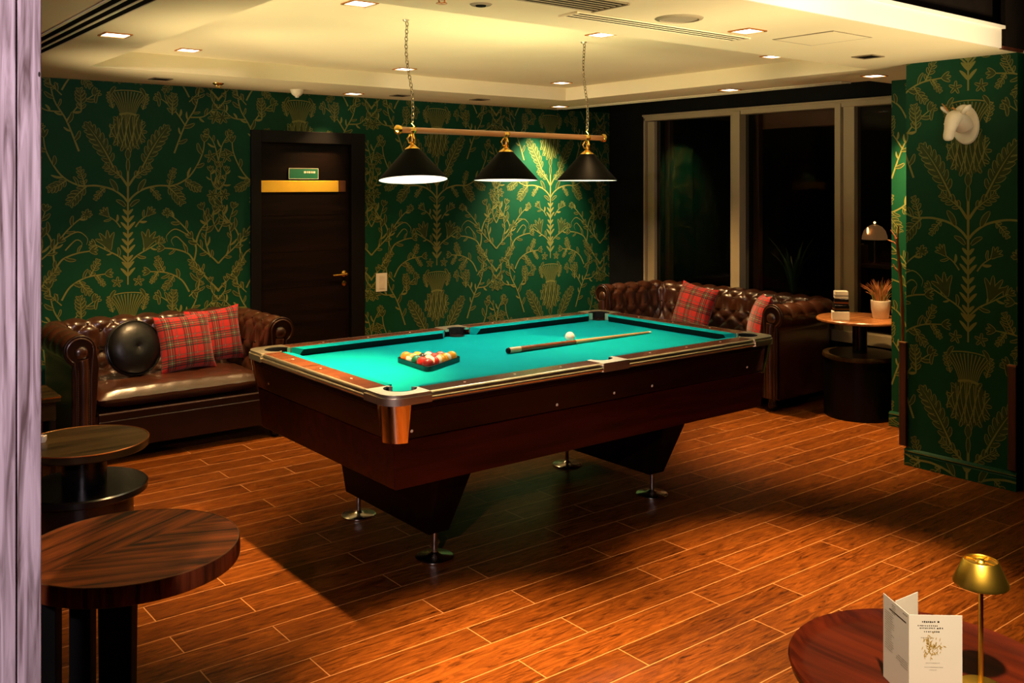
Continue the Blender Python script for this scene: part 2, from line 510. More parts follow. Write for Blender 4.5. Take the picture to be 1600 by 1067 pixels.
def thing(name, label, cat, loc=(0, 0, 0), rz=0.0, group=None):
    o = bpy.data.objects.new(name, None)
    o.empty_display_size = 0.1
    COL.objects.link(o)
    o.location = loc; o.rotation_euler = (0, 0, rz)
    o['label'] = label; o['category'] = cat
    if group: o['group'] = group
    return o

def tag(o, label, cat, group=None, kind=None, loc=None):
    o['label'] = label; o['category'] = cat
    if group: o['group'] = group
    if kind: o['kind'] = kind
    if loc: o.location = loc
    return o

def struct(o):
    o['kind'] = 'structure'; return o

def kids(o):
    return [c for c in bpy.data.objects if c.parent == o]

def copy_tree(o, parent=None):
    c = o.copy(); COL.objects.link(c)
    if parent is not None: c.parent = parent
    for ch in kids(o): copy_tree(ch, c)
    return c

def arc(cx, cy, r, a0, a1, n):
    return [(cx + r * math.cos(math.radians(a0 + (a1 - a0) * i / n)), cy + r * math.sin(math.radians(a0 + (a1 - a0) * i / n))) for i in range(n + 1)]

def catmull(P, n=6):
    out = []
    Q = [P[0]] + list(P) + [P[-1]]
    for i in range(1, len(Q) - 2):
        p0, p1, p2, p3 = [Vector(q) for q in Q[i - 1:i + 3]]
        for k in range(n):
            t = k / n
            out.append(0.5 * ((2 * p1) + (p2 - p0) * t + (2 * p0 - 5 * p1 + 4 * p2 - p3) * t * t + (3 * p1 - p0 - 3 * p2 + p3) * t ** 3))
    out.append(Vector(P[-1]))
    return out

# ------------------------------------------------------------------ wallpaper pattern (inlaid in the wall's own mesh)
class Paper:
    def __init__(s):
        s.rid = 0
        s.polys = []          # (list of (u,v), layer)  layer 1 = leaf body, 2 = vine / outline
    def ribbon(s, P, wf, layer, n=5):
        C = catmull([Vector(p) for p in P], n)
        L = len(C); ed = []; s.rid += 1
        for i, p in enumerate(C):
            t = C[min(i + 1, L - 1)] - C[max(i - 1, 0)]
            if t.length < 1e-9: t = Vector((0, 1))
            t.normalize(); nn = Vector((-t.y, t.x))
            w = wf(i / (L - 1)) * 0.5
            ed.append((p + nn * w, p - nn * w))
        for i in range(L - 1):
            a, b = ed[i], ed[i + 1]
            s.polys.append(([tuple(a[0]), tuple(a[1]), tuple(b[1]), tuple(b[0])], layer, s.rid))
    def stem(s, P, w=0.011):
        s.ribbon(P, lambda t: w * (1.05 - 0.45 * t), 2)
    def leaf(s, p, ang, ln, w, bend=0.3, outline=True):
        p = Vector(p); d = Vector((math.cos(ang), math.sin(ang))); n = Vector((-d.y, d.x))
        P = [p, p + d * ln * 0.5 + n * bend * ln * 0.18, p + d * ln + n * bend * ln * 0.02]
        shp = lambda t: w * (math.sin(PI * min(1, t * 0.95 + 0.05)) ** 0.8) + 0.002
        if outline:
            s.ribbon(P, lambda t: shp(t) + 0.0045, 2, 4)
            s.ribbon(P, lambda t: max(0.001, shp(t) - 0.0035), 2.3, 4)
        else:
            s.ribbon(P, shp, 2, 4)
    def pinnate(s, p, ang, ln, bend=0.0, k=6, wid=0.4):
        ln *= 0.90; wid *= 0.95
        p = Vector(p); d = Vector((math.cos(ang), math.sin(ang))); n = Vector((-d.y, d.x))
        mid = [p, p + d * ln * 0.35 + n * bend * ln * 0.25, p + d * ln * 0.7 + n * bend * ln * 0.3, p + d * ln + n * bend * ln * 0.1]
        C = catmull(mid, 8)
        for i in range(k):
            t = 0.16 + 0.72 * i / (k - 1)
            q = C[int(t * (len(C) - 1))]; q2 = C[min(len(C) - 1, int(t * (len(C) - 1)) + 1)]
            a = math.atan2((q2 - q).y, (q2 - q).x)
            sz = ln * wid * math.sin(PI * (0.2 + 0.68 * t)) * 0.95
            for sg in (-1, 1):
                s.leaf(q, a + sg * 0.72, sz, sz * 0.33, 0.35 * sg)
        s.leaf(C[-8], math.atan2((C[-1] - C[-8]).y, (C[-1] - C[-8]).x), ln * 0.32, ln * 0.13, 0)
        s.ribbon(mid, lambda t: ln * 0.09 * math.sin(PI * min(1, 0.12 + t * 0.85)), 2.3, 6)
        s.ribbon(mid, lambda t: 0.010 * (1.1 - t), 2.5, 6)
    def spray(s, P, w=0.010, step=0.075, ln=0.075, seed=0, start=0.25, bud=True):
        """stem with alternating narrow leaflets"""
        rnd = random.Random(seed)
        s.stem(P, w)
        C = catmull([Vector(p) for p in P], 12)
        acc = 0; tot = sum((C[i + 1] - C[i]).length for i in range(len(C) - 1)); run = 0; sg = 1
        for i in range(len(C) - 1):
            d = C[i + 1] - C[i]; run += d.length; acc += d.length
            if run < tot * start: acc = 0; continue
            if acc > step:
                acc = 0; sg = -sg
                a = math.atan2(d.y, d.x)
                l_ = ln * rnd.uniform(0.75, 1.3)
                s.leaf(C[i], a + sg * rnd.uniform(0.5, 0.95), l_, l_ * rnd.uniform(0.18, 0.32), 0.5 * sg, outline=rnd.random() < 0.75)
        if bud:
            d = C[-1] - C[-3]; a = math.atan2(d.y, d.x)
            for da in (-0.55, 0, 0.55):
                s.leaf(C[-1], a + da, ln * 0.8, ln * 0.22, 0)
    def flower(s, p, r, seed=0, k=6):
        for i in range(k):
            s.leaf(p, 2 * PI * i / k + seed, r * 0.9, r * 0.28, 0.1)
    def tulip(s, p, ang, ln):
        for da, q in ((-0.55, 1.0), (0.55, 1.0), (-0.2, 1.12), (0.2, 1.12)):
            s.leaf(p, ang + da, ln * q, ln * 0.20, -da)
    def disc(s, c, rx, ry, layer, n=24):
        for i in range(n):
            a, b = 2 * PI * i / n, 2 * PI * (i + 1) / n
            s.polys.append(([c, (c[0] + rx * math.cos(a), c[1] + ry * math.sin(a)), (c[0] + rx * math.cos(b), c[1] + ry * math.sin(b))], layer, 0))

def make_paper():
    K = 0.001146
    def z5(x, y): return ((x - 815) * K, -(y + 140) * K)
    P = Paper()
    # thistle head
    P.disc((0, 0), 0.115, 0.135, 1)
    for i in range(13):                                # scales of the thistle bulb
        a = 2 * PI * i / 13
        P.leaf((0.10 * math.cos(a), 0.118 * math.sin(a)), a, 0.035, 0.016, 0)
    for k in range(-4, 5):
        x0 = k * 0.026
        h_ = math.sqrt(max(0, 1 - (x0 / 0.115) ** 2)) * 0.12
        P.ribbon([(x0 - 0.02, -h_), (x0 + 0.012 * (1 if k % 2 else -1), 0), (x0 + 0.02, h_)], lambda t: 0.0055, 2.5, 5)
        P.ribbon([(x0 + 0.02, -h_), (x0 - 0.012, 0), (x0 - 0.02, h_)], lambda t: 0.0045, 2.5, 5)
    for k in range(-6, 7):                             # crown
        a = PI / 2 - k * 0.085
        P.ribbon([(k * 0.008, 0.115), (k * 0.0135, 0.20), (k * 0.0235, 0.285 - abs(k) * 0.003)], lambda t: 0.007 + 0.010 * t, 1.5, 4)
        P.ribbon([(k * 0.008, 0.115), (k * 0.0135, 0.20), (k * 0.0235, 0.288 - abs(k) * 0.003)], lambda t: 0.003 + 0.002 * t, 2.5, 4)
    P.ribbon([(-0.145, 0.27), (-0.07, 0.289), (0, 0.294), (0.07, 0.289), (0.145, 0.27)], lambda t: 0.007, 2.5, 4)
    P.ribbon([(-0.06, 0.118), (0, 0.13), (0.06, 0.118)], lambda t: 0.014, 2.5, 4)
    P.stem([(0, -0.12), (0, -0.40), (0, -0.75), (0, -1.10)], 0.016)
    P.leaf((0, -0.13), -PI / 2 , 0.07, 0.035, 0)
    P.leaf((0, -0.20), -PI / 2, 0.09, 0.022, 0)
    for i in range(9):
        v = -0.60 - 0.055 * i
        for sg in (-1, 1): P.leaf((0, v), PI / 2 - sg * 0.7, 0.055 + 0.012 * (i % 3), 0.018, 0.3 * sg, outline=False)
    for sg in (1, -1):
        def q(x, y): u, v = z5(x, y); return (sg * u, v)
        def A(a): return a if sg > 0 else PI - a
        # great acanthus leaves beside the thistle
        P.stem([q(818, 200), q(880, 110), q(940, 40)], 0.016)
        P.pinnate(q(905, 80), A(math.radians(58)), 0.38, 0.12 * sg, 7, 0.26)
        P.pinnate(q(850, 150), A(math.radians(35)), 0.16, 0.1 * sg, 4, 0.4)
        # wide scrolling branch
        P.spray([q(818, 300), q(850, 262), q(910, 222), q(1000, 200), q(1100, 198), q(1190, 150), q(1250, 70), q(1290, -20), q(1300, -90)], 0.014, 0.10, 0.075, 3, 0.35)
        P.pinnate(q(1060, 205), A(math.radians(-50)), 0.185, 0.2 * sg, 5, 0.42)
        P.pinnate(q(950, 212), A(math.radians(-52)), 0.12, 0.2 * sg, 4, 0.34)
        P.pinnate(q(1170, 165), A(math.radians(-28)), 0.15, -0.2 * sg, 5, 0.42)
        P.pinnate(q(1070, 198), A(math.radians(72)), 0.14, 0.1 * sg, 4, 0.36)
        P.leaf(q(880, 235), A(math.radians(60)), 0.10, 0.03, 0.3 * sg)
        # small tulip twigs
        P.spray([q(860, 460), q(890, 420), q(930, 390)], 0.009, 0.04, 0.05, 5, 0.1, False)
        P.tulip(q(930, 392), A(math.radians(50)), 0.07)
        P.spray([q(818, 690), q(870, 640), q(940, 600), q(1010, 560)], 0.011, 0.05, 0.055, 6, 0.15)
        P.tulip(q(920, 600), A(math.radians(70)), 0.13)
        P.leaf(q(830, 330), A(math.radians(35)), 0.08, 0.022, 0.5 * sg)
        # second plant between the thistles
        P.spray([q(1400, 900), q(1300, 790), q(1230, 690), q(1190, 640), q(1110, 610), q(1040, 600)], 0.014, 0.085, 0.07, 8, 0.25)
        P.spray([q(1230, 700), q(1245, 600), q(1200, 510), q(1130, 430), q(1065, 380)], 0.012, 0.06, 0.06, 9, 0.2)
        P.flower(q(1062, 376), 0.04, 0.4)
        P.spray([q(1240, 600), q(1270, 500), q(1350, 400), q(1375, 290), q(1380, 220)], 0.012, 0.06, 0.075, 10, 0.2)
        P.ribbon([q(1190, 520), q(1110, 480), q(1055, 520), q(1060, 560)], lambda t: 0.008 * (1.2 - t), 2, 6)
        P.ribbon([q(1180, 590), q(1120, 530), q(1085, 550), q(1100, 590)], lambda t: 0.008 * (1.2 - t), 2, 6)
        P.spray([q(1200, 890), q(1150, 810), q(1060, 760), q(950, 745)], 0.012, 0.07, 0.07, 11, 0.2)
        P.pinnate(q(1100, 780), A(math.radians(-130)), 0.13, 0.2 * sg, 4, 0.42)
        P.pinnate(q(1040, 755), A(math.radians(115)), 0.14, 0.1 * sg, 4, 0.36)
        P.pinnate(q(1000, 750), A(math.radians(-125)), 0.10, 0.1 * sg, 4, 0.36)
        # upper side trees
        P.spray([(sg * 0.33, -0.15), (sg * 0.41, 0.06), (sg * 0.49, 0.20), (sg * 0.52, 0.36)], 0.012, 0.055, 0.075, 12, 0.1)
        P.spray([(sg * 0.41, 0.06), (sg * 0.33, 0.17), (sg * 0.23, 0.25)], 0.010, 0.05, 0.065, 13, 0.1)
        P.spray([(sg * 0.45, 0.12), (sg * 0.55, 0.13), (sg * 0.62, 0.19)], 0.010, 0.05, 0.065, 14, 0.1)
        # foot leaves, filler
        P.pinnate(q(1090, 1010), A(math.radians(85)), 0.17, 0.1 * sg, 5, 0.40)
        P.pinnate(q(905, 985), A(math.radians(70)), 0.11, 0.1 * sg, 4, 0.36)
        P.flower(q(880, 800), 0.045, 0.2, 5)
        P.leaf(q(890, 850), A(math.radians(-60)), 0.07, 0.02, 0.4 * sg)
        P.leaf(q(995, 900), A(math.radians(-80)), 0.07, 0.018, 0.5 * sg)
        P.spray([q(1200, 920), q(1240, 880), q(1270, 850)], 0.008, 0.035, 0.045, 15, 0.1)
        P.spray([q(1390, 190), q(1410, 120), q(1405, 70)], 0.008, 0.04, 0.05, 16, 0.1)
    # the border column of the tile (mirror axis at half a period)
    H_ = 0.6635
    for sg in (1, -1):
        def b(x, y): return (sg * (H_ - x), y)
        def B(a): return PI - a if sg > 0 else a
        P.spray([b(0.0, -0.98), b(0.05, -0.93), b(0.13, -0.86), b(0.20, -0.78)], 0.012, 0.05, 0.065, 21, 0.1)
        P.spray([b(0.06, -0.93), b(0.10, -0.80), b(0.085, -0.68), b(0.12, -0.56)], 0.011, 0.05, 0.06, 22, 0.15)
        P.spray([b(0.0, -0.74), b(0.04, -0.66), b(0.03, -0.58)], 0.010, 0.045, 0.055, 23, 0.1)
        P.flower(b(0.045, -0.46), 0.05, 0.1, 6)
        P.spray([b(0.0, -0.42), b(0.05, -0.36), b(0.06, -0.28)], 0.009, 0.04, 0.055, 24, 0.1)
        P.flower(b(0.06, -0.17), 0.055, 0.5, 5)
        P.spray([b(0.0, -0.2), b(0.03, -0.08), b(0.08, 0.0)], 0.009, 0.045, 0.055, 25, 0.1)
        P.flower(b(0.03, 0.13), 0.06, 0.2, 6)
        P.spray([b(0.0, 0.2), b(0.05, 0.26), b(0.06, 0.33)], 0.009, 0.045, 0.055, 26, 0.1)
        P.pinnate(b(0.11, -1.05), B(math.radians(40)), 0.14, 0.2, 4, 0.4)
    return P

PAPER = make_paper()
PU, PV = 1.327, 1.45

def clip_poly(pl, u0, u1, v0, v1):
    for ax, lim, sg in ((0, u0, 1), (0, u1, -1), (1, v0, 1), (1, v1, -1)):
        out = []
        for i in range(len(pl)):
            a, b = pl[i - 1], pl[i]
            da, db = (a[ax] - lim) * sg, (b[ax] - lim) * sg
            if (da >= 0) != (db >= 0):
                t = da / (da - db)
                out.append((a[0] + (b[0] - a[0]) * t, a[1] + (b[1] - a[1]) * t))
            if db >= 0: out.append(b)
        pl = out
        if len(pl) < 3: return None
    return pl

def paper_on(mb, u0, u1, v0, v1, uc, vc, to3d, n):
    """inlay the pattern on rectangle u0..u1 x v0..v1; a thistle sits at (uc, vc); to3d(u,v)->point, n = outward normal"""
    n = Vector(n)
    k0 = int(math.floor((u0 - uc) / PU - 0.6)); k1 = int(math.ceil((u1 - uc) / PU + 0.6))
    j0 = int(math.floor((v0 - vc) / PV - 0.3)); j1 = int(math.ceil((v1 - vc) / PV + 1.0))
    for k in range(k0, k1 + 1):
        for j in range(j0, j1 + 1):
            ox, oy = uc + k * PU, vc + j * PV
            for pl, ly, rid in PAPER.polys:
                c = [(p[0] + ox, p[1] + oy) for p in pl]
                if max(p[0] for p in c) < u0 or min(p[0] for p in c) > u1 or max(p[1] for p in c) < v0 or min(p[1] for p in c) > v1: continue
                c = clip_poly(c, u0, u1, v0, v1)
                if not c: continue
                off = n * (0.0001 + 0.0001 * ly + 1.6e-6 * rid)
                mb.add([to3d(u, v) + off for u, v in c], [tuple(range(len(c)))], 2 if ly in (1, 1.5, 2.3) else 1)

# ------------------------------------------------------------------ the room
XW, YB = 6.83, 7.07                 # window wall, back wall
XP = 5.453                          # pillar face
XC = 6.246                          # column face
YF = 2.40                           # front edge of the lowered ceiling

struct(MB().box(-1.5, -2.5, -0.1, 8.6, 7.3, 0).build('floor', M['floor']))

# back wall, with a hole for the door
DX0, DX1, DZ = 2.972, 3.975, 2.125
mb = MB()
mb.box(-0.3, YB, 0, DX0, YB + 0.2, CEIL + 0.2)
mb.box(DX1, YB, 0, XW, YB + 0.2, CEIL + 0.2)
mb.box(DX0, YB, DZ, DX1, YB + 0.2, CEIL + 0.2)
for u0, u1, v0, v1 in ((0.9, DX0, 0.0, CEIL), (DX1, XW, 0.0, CEIL), (DX0, DX1, DZ, CEIL)):
    paper_on(mb, u0, u1, v0, v1, 2.054, 2.08, lambda u, v: Vector((u, YB, v)), (0, -1, 0))
struct(mb.build('wall_back', [M['paper'], M['vine'], M['leafp']], recalc=False))

# window wall
WY0, WY1, WZ0, WZ1 = 3.70, 6.56, 0.44, 2.375
mb = MB()
mb.box(XW, WY1, 0, XW + 0.2, YB + 0.2, 2.8)
mb.box(XW, 2.2, 0, XW + 0.2, WY0, 2.8)
mb.box(XW, WY0, 0, XW + 0.2, WY1, WZ0)
mb.box(XW, WY0, WZ1, XW + 0.2, WY1, 2.8)
struct(mb.build('wall_window', M['black_wall']))
struct(MB().box(-0.5, 2.2, 0, -0.3, YB + 0.2, 2.8).build('wall_left', M['dark_room']))

# papered column beside the window and papered pillar
mb = MB()
mb.box(XC, 2.6, 0, XW, 3.618, 2.8)
paper_on(mb, -3.618, -2.6, 0.0, CEIL, -2.62, 0.44, lambda u, v: Vector((XC, -u, v)), (-1, 0, 0))
struct(mb.build('wall_column', [M['paper'], M['vine'], M['leafp']], recalc=False))
mb = MB()
mb.box(XP, 2.41, 0, XC, 3.063, CEIL)
paper_on(mb, -3.063, -2.41, 0.0, CEIL, -2.685, 0.44, lambda u, v: Vector((XP, -u, v)), (-1, 0, 0))
struct(mb.build('wall_pillar', [M['paper'], M['vine'], M['leafp']], recalc=False))
struct(MB().box(XP + 0.12, -2.5, 0, XP + 0.3, 2.41, 3.1).build('wall_right', M['dark_room']))

def baseboard(name, x, y0, y1, uc):
    mb = MB()
    prof = [(0, 0), (-0.016, 0), (-0.016, 0.072), (-0.012, 0.078), (-0.017, 0.084), (-0.017, 0.092), (-0.008, 0.1), (0, 0.104)]
    vs = [(x + a, y0, z) for a, z in prof] + [(x + a, y1, z) for a, z in prof]
    n = len(prof)
    mb.add(vs, [tuple(range(n)), tuple(range(2 * n - 1, n - 1, -1))] + [(i, i + n, i + 1 + n, i + 1) for i in range(n - 1)])
    paper_on(mb, -y1, -y0, 0.004, 0.07, uc, 0.44, lambda u, v: Vector((x - 0.016, -u, v)), (-1, 0, 0))
    mb.box(x - 0.0185, y0, 0.086, x - 0.016, y1, 0.090, 1)
    return struct(mb.build(name, [M['paper'], M['vine'], M['leafp']], recalc=False))
baseboard('baseboard_pillar', XP, 2.41, 3.067, -2.685)
baseboard('baseboard_column', XC, 3.064, 3.63, -2.62)
struct(MB().box(DX1, YB - 0.015, 0, XW, YB, 0.1).build('baseboard_back', M['paper'], bevel=0.004))

# ceiling with a raised tray
TX0, TX1, TY0, TY1 = 1.585, 5.50, 3.345, 6.235
XS = 6.13
mb = MB()
H1 = 2.56
mb.box(-0.5, YF, CEIL, TX0, YB, H1)
mb.box(TX1, YF, CEIL, XS, YB, H1)
mb.box(TX0, YF, CEIL, TX1, TY0, H1)
mb.box(TX0, TY1, CEIL, TX1, YB, H1)
mb.box(TX0, TY0, TRAY, TX1, TY1, H1)
mb.box(XS, 2.41, CEIL, XW, 3.72, H1)
struct(mb.build('ceiling', M['ceiling']))
struct(MB().box(XS, 3.72, 2.72, XW, YB, 2.78).build('ceiling_pocket', M['black_wall']))
struct(MB().box(XS - 0.012, 3.72, 2.45, XS, YB, 2.75).build('trim_1', M['black_wall']))
mb = MB()
mb.box(-0.5, YF - 0.012, CEIL, 5.215, YF, 2.535)
mb.box(-0.5, YF - 0.022, 2.535, 5.24, YF + 0.05, 2.552)
struct(mb.build('trim_2', M['fascia']))
struct(MB().box(5.215, YF - 0.02, CEIL - 0.004, 5.453, YF, CEIL + 0.012).build('trim_3', M['guard']))
struct(MB().box(5.242, YF - 0.02, CEIL + 0.013, 6.0, YF + 0.005, 3.1).build('trim_5', M['dark_room']))
struct(MB().box(-1.5, -2.5, 3.1, 6, YF + 0.1, 3.2).build('ceiling_bar', M['dark_room']))
struct(MB().box(-1.5, -2.7, 0, 6, -2.5, 3.2).build('wall_front', M['dark_room']))
struct(MB().box(-0.5, YF + 0.06, 2.57, 6, YF + 0.16, 3.2).build('wall_bulkhead', M['dark_room']))

# bleached wooden post at the left edge: two boards
mb = MB()
PYF = 2.10
mb.box(0.3975, PYF, 0, 0.4415, PYF + 0.14, 3.0)
mb.box(0.22, PYF - 0.004, 0, 0.3945, PYF + 0.14, 3.0)
mb.box(0.25, PYF + 0.02, 0, 0.43, PYF + 0.13, 3.0)
struct(mb.build('trim_4', M['post'], bevel=0.003))

# door
d1 = struct(bpy.data.objects.new('door_1', None)); COL.objects.link(d1); d1.location = (DX0, YB, 0)
W_ = DX1 - DX0
mb = MB()
mb.box(0, -0.02, 0, 0.083, 0.19, DZ); mb.box(W_ - 0.13, -0.02, 0, W_, 0.19, DZ); mb.box(0.083, -0.02, DZ - 0.095, W_ - 0.13, 0.19, DZ)
mb.build('door_frame', M['door_frame'], d1, bevel=0.004)
mb = MB().box(0.083, 0.03, 0.01, W_ - 0.13, 0.075, DZ - 0.095)
for k in range(1, 7):
    z = 0.29 * k
    mb.box(0.084, 0.0285, z, W_ - 0.131, 0.03, z + 0.004)
leaf_ = mb.build('door_leaf', M['door'], d1)
MB().box(0.085, 0.021, 1.638, 0.775, 0.030, 1.730).build('brass_plate', M['brass_plate'], leaf_, bevel=0.002)
MB().box(0.780, 0.023, 1.638, 0.842, 0.030, 1.730).build('brass_plate', M['brownpost'], leaf_, bevel=0.002)
sg_ = MB().box(0.330, 0.020, 1.742, 0.590, 0.030, 1.830).build('door_sign', M['signgreen'], d1, bevel=0.003)
mb = MB()
mb.box(0.330, 0.0185, 1.742, 0.590, 0.020, 1.7455); mb.box(0.330, 0.0185, 1.8265, 0.590, 0.020, 1.830)
mb.box(0.330, 0.0185, 1.742, 0.3335, 0.020, 1.830); mb.box(0.5865, 0.0185, 1.742, 0.590, 0.020, 1.830)
xx = 0.462
for w_ in (0.024, 0.012, 0.020, 0.014, 0.022):
    mb.box(xx, 0.0185, 1.790, xx + w_ * 0.8, 0.020, 1.806); xx += w_ + 0.003
mb.build('sign_marking', M['white'], sg_)
mb = MB()
mb.lathe([(0.0, 0), (0.026, 0), (0.026, 0.008), (0.012, 0.012), (0.011, 0.05), (0, 0.05)], 24)
mb.xform(Matrix.Translation((0.828, 0.03, 0.956)) @ Matrix.Rotation(PI / 2, 4, 'X'))
mb.tube([(0.828, -0.016, 0.956), (0.80, -0.02, 0.955), (0.76, -0.02, 0.952), (0.705, -0.016, 0.951)], [0.010, 0.009, 0.008, 0.007], 10)
mb.build('door_handle', M['brass'], d1, smooth=True)
mb = MB().lathe([(0, 0), (0.022, 0), (0.022, 0.006), (0.009, 0.009), (0, 0.009)], 20)
mb.xform(Matrix.Translation((0.828, 0.03, 0.876)) @ Matrix.Rotation(PI / 2, 4, 'X'))
mb.build('keyhole_rose', M['brass'], d1, smooth=True)

# light switch
t = thing('light_switch', 'white double light switch on the green wallpaper right of the dark door', 'light switch', (4.139, YB, 0.865))
MB().box(-0.054, -0.010, -0.078, 0.054, -0.001, 0.078).build('switch_plate', M['white'], t, bevel=0.003)
MB().box(-0.022, -0.014, -0.055, 0.030, -0.009, 0.055).build('rocker', M['ceram'], t, bevel=0.002)

# window: frame, mullions, panes
wn = struct(bpy.data.objects.new('window_1', None)); COL.objects.link(wn); wn.location = (XW, 0, 0)
mb = MB()
mb.box(-0.03, WY0, 2.320, 0.09, WY1, 2.380)
mb.box(-0.05, WY0, 2.362, 0.00, WY1, 2.380)
mb.box(-0.03, WY1 - 0.020, 0.45, 0.09, WY1, 2.35)
mb.box(0.00, WY1 - 0.118, 0.45, 0.09, WY1 - 0.028, 2.315)
mb.box(-0.05, WY0, 0.440, 0.12, WY1, 0.530)
mb.build('window_frame', M['frame'], wn, bevel=0.004)
mb = MB()
mb.box(-0.045, 5.375, 0.5, 0.09, 5.452, 2.35); mb.box(-0.015, 5.455, 0.5, 0.09, 5.500, 2.35)
mb.build('mullion', M['frame'], wn, bevel=0.004)
mb = MB()
mb.box(-0.045, 4.372, 0.5, 0.09, 4.425, 2.35); mb.box(-0.01, 4.270, 0.5, 0.09, 4.370, 2.35)
mb.build('mullion', M['frame'], wn, bevel=0.004)
for y0, y1 in ((5.505, 6.44), (4.43, 5.37), (WY0, 4.268)):
    MB().box(0.040, y0, 0.53, 0.046, y1, 2.32).build('pane', M['glass'], wn)

# beyond the window: a dark terrace
struct(MB().box(8.5, 2, -0.1, 8.6, 10.5, 3.2).build('wall_terrace', M['dark_room']))
struct(MB().box(XW + 0.2, 7.4, -0.1, 8.6, 7.5, 3.2).build('wall_terrace_end', M['dark_room']))

# ------------------------------------------------------------------ pool table
PT = (3.17, 3.945)
PL, PW, PZ, BED = 2.485, 1.43, 0.862, 0.818
hx, hy = PL / 2, PW / 2
pt = thing('pool_table', 'dark mahogany pool table with turquoise cloth, metal corners and disc feet', 'pool table', (PT[0], PT[1], 0))
RT = 0.035                                     # rail thickness
zr = PZ - RT
# cabinet (upper) and skirt (lower) taper inwards
def taper_box(mb, x, y, z0, z1, d0, d1):
    mb.prism([(-x + d0, -y + d0), (x - d0, -y + d0), (x - d0, y - d0), (-x + d0, y - d0)], z0, z1,
             top=[(-x + d1, -y + d1), (x - d1, -y + d1), (x - d1, y - d1), (-x + d1, y - d1)])
mb = MB()
def octo(i, c=0.05): return [(-hx + i + c, -hy + i), (hx - i - c, -hy + i), (hx - i, -hy + i + c), (hx - i, hy - i - c), (hx - i - c, hy - i), (-hx + i + c, hy - i), (-hx + i, hy - i - c), (-hx + i, -hy + i + c)]
mb.prism(octo(0.045), 0.672, 0.795, top=octo(0.018))
mb.box(-hx + 0.08, -hy + 0.016, 0.795, hx - 0.08, -hy + 0.1, zr - 0.003); mb.box(-hx + 0.08, hy - 0.1, 0.795, hx - 0.08, hy - 0.016, zr - 0.003)
mb.box(-hx + 0.016, -hy + 0.1, 0.795, -hx + 0.1, hy - 0.1, zr - 0.003); mb.box(hx - 0.1, -hy + 0.1, 0.795, hx - 0.016, hy - 0.1, zr - 0.003)
mb.build('cabinet', M['mahog'], pt, bevel=0.004)
mb = MB(); taper_box(mb, hx, hy, 0.468, 0.668, 0.066, 0.050)
mb.build('skirt', M['mahog2'], pt, bevel=0.004)
# cloth bed
MB().box(-hx + 0.10, -hy + 0.10, BED - 0.02, hx - 0.10, hy - 0.10, BED).build('bed_cloth', M['cloth'], pt)
RW = 0.112                                     # width of the wooden rail
CC = 0.20                                      # casting leg length
SP = 0.085                                     # half length of side casting
def rail(ax, sgn, a0, a1):
    """ax 'x': rail running along x at y=sgn*hy ; 'y': along y at x=sgn*hx"""
    def bx(mb, a0, a1, d0, d1, z0, z1):
        if ax == 'x': mb.box(a0, min(sgn * (hy - d0), sgn * (hy - d1)), z0, a1, max(sgn * (hy - d0), sgn * (hy - d1)), z1)
        else: mb.box(min(sgn * (hx - d0), sgn * (hx - d1)), a0, z0, max(sgn * (hx - d0), sgn * (hx - d1)), a1, z1)
    mb = MB(); bx(mb, a0, a1, 0.018, RW, zr, PZ)
    r = mb.build('rail', M['rail'], pt, bevel=0.004)
    tp = [(0.0175, zr - 0.004), (0.004, zr - 0.004)] + [(0.009 - 0.009 * math.sin(math.radians(q)), zr + 0.008 - 0.009 * math.cos(math.radians(q))) for q in range(20, 150, 18)] + [(0.006, zr + 0.0165)] + [(0.018 - 0.012 * math.cos(math.radians(q)), PZ - 0.013 + 0.013 * math.sin(math.radians(q))) for q in range(0, 91, 15)]
    n = len(tp); vs = []
    for a in (a0, a1):
        for d, z in tp: vs.append((a, sgn * (hy - d), z) if ax == 'x' else (sgn * (hx - d), a, z))
    MB().add(vs, [tuple(range(n)), tuple(range(2 * n - 1, n - 1, -1))] + [(i, (i + 1) % n, n + (i + 1) % n, n + i) for i in range(n)]).build('rail_trim', M['chrome'], pt, smooth=True)
    # cushion: sloping nose, the shade under it painted as a black face
    prof = [(RW, BED + 0.001), (RW, PZ - 0.001), (RW + 0.012, PZ), (RW + 0.046, PZ - 0.006), (RW + 0.050, PZ - 0.008), (RW + 0.030, BED + 0.001)]
    e0, e1 = a0 + 0.005, a1 - 0.005
    vs = []
    for e, ins in ((e0, 1), (e1, -1)):
        for d, z in prof:
            a = e + ins * (d - RW) * 0.9
            vs.append((a, sgn * (hy - d), z) if ax == 'x' else (sgn * (hx - d), a, z))
    n = len(prof)
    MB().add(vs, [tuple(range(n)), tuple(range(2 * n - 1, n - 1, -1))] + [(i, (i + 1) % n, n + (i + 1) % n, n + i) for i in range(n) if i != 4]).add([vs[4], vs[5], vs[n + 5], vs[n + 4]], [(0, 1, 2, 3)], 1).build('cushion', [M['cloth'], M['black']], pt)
    # sights
    for k in (1, 2, 3):
        a = a0 - 0.06 + (a1 - a0 + 0.12) * k / 4
        p = (a, sgn * (hy - 0.066)) if ax == 'x' else (sgn * (hx - 0.066), a)
        MB().lathe([(0.0055, 0), (0.0055, 0.0012), (0, 0.0014)], 12, (p[0], p[1], PZ), caps=False).build('sight', M['pearl'], r)
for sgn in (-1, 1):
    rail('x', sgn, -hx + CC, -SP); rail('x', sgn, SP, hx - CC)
    rail('y', sgn, -hy + CC, hy - CC)
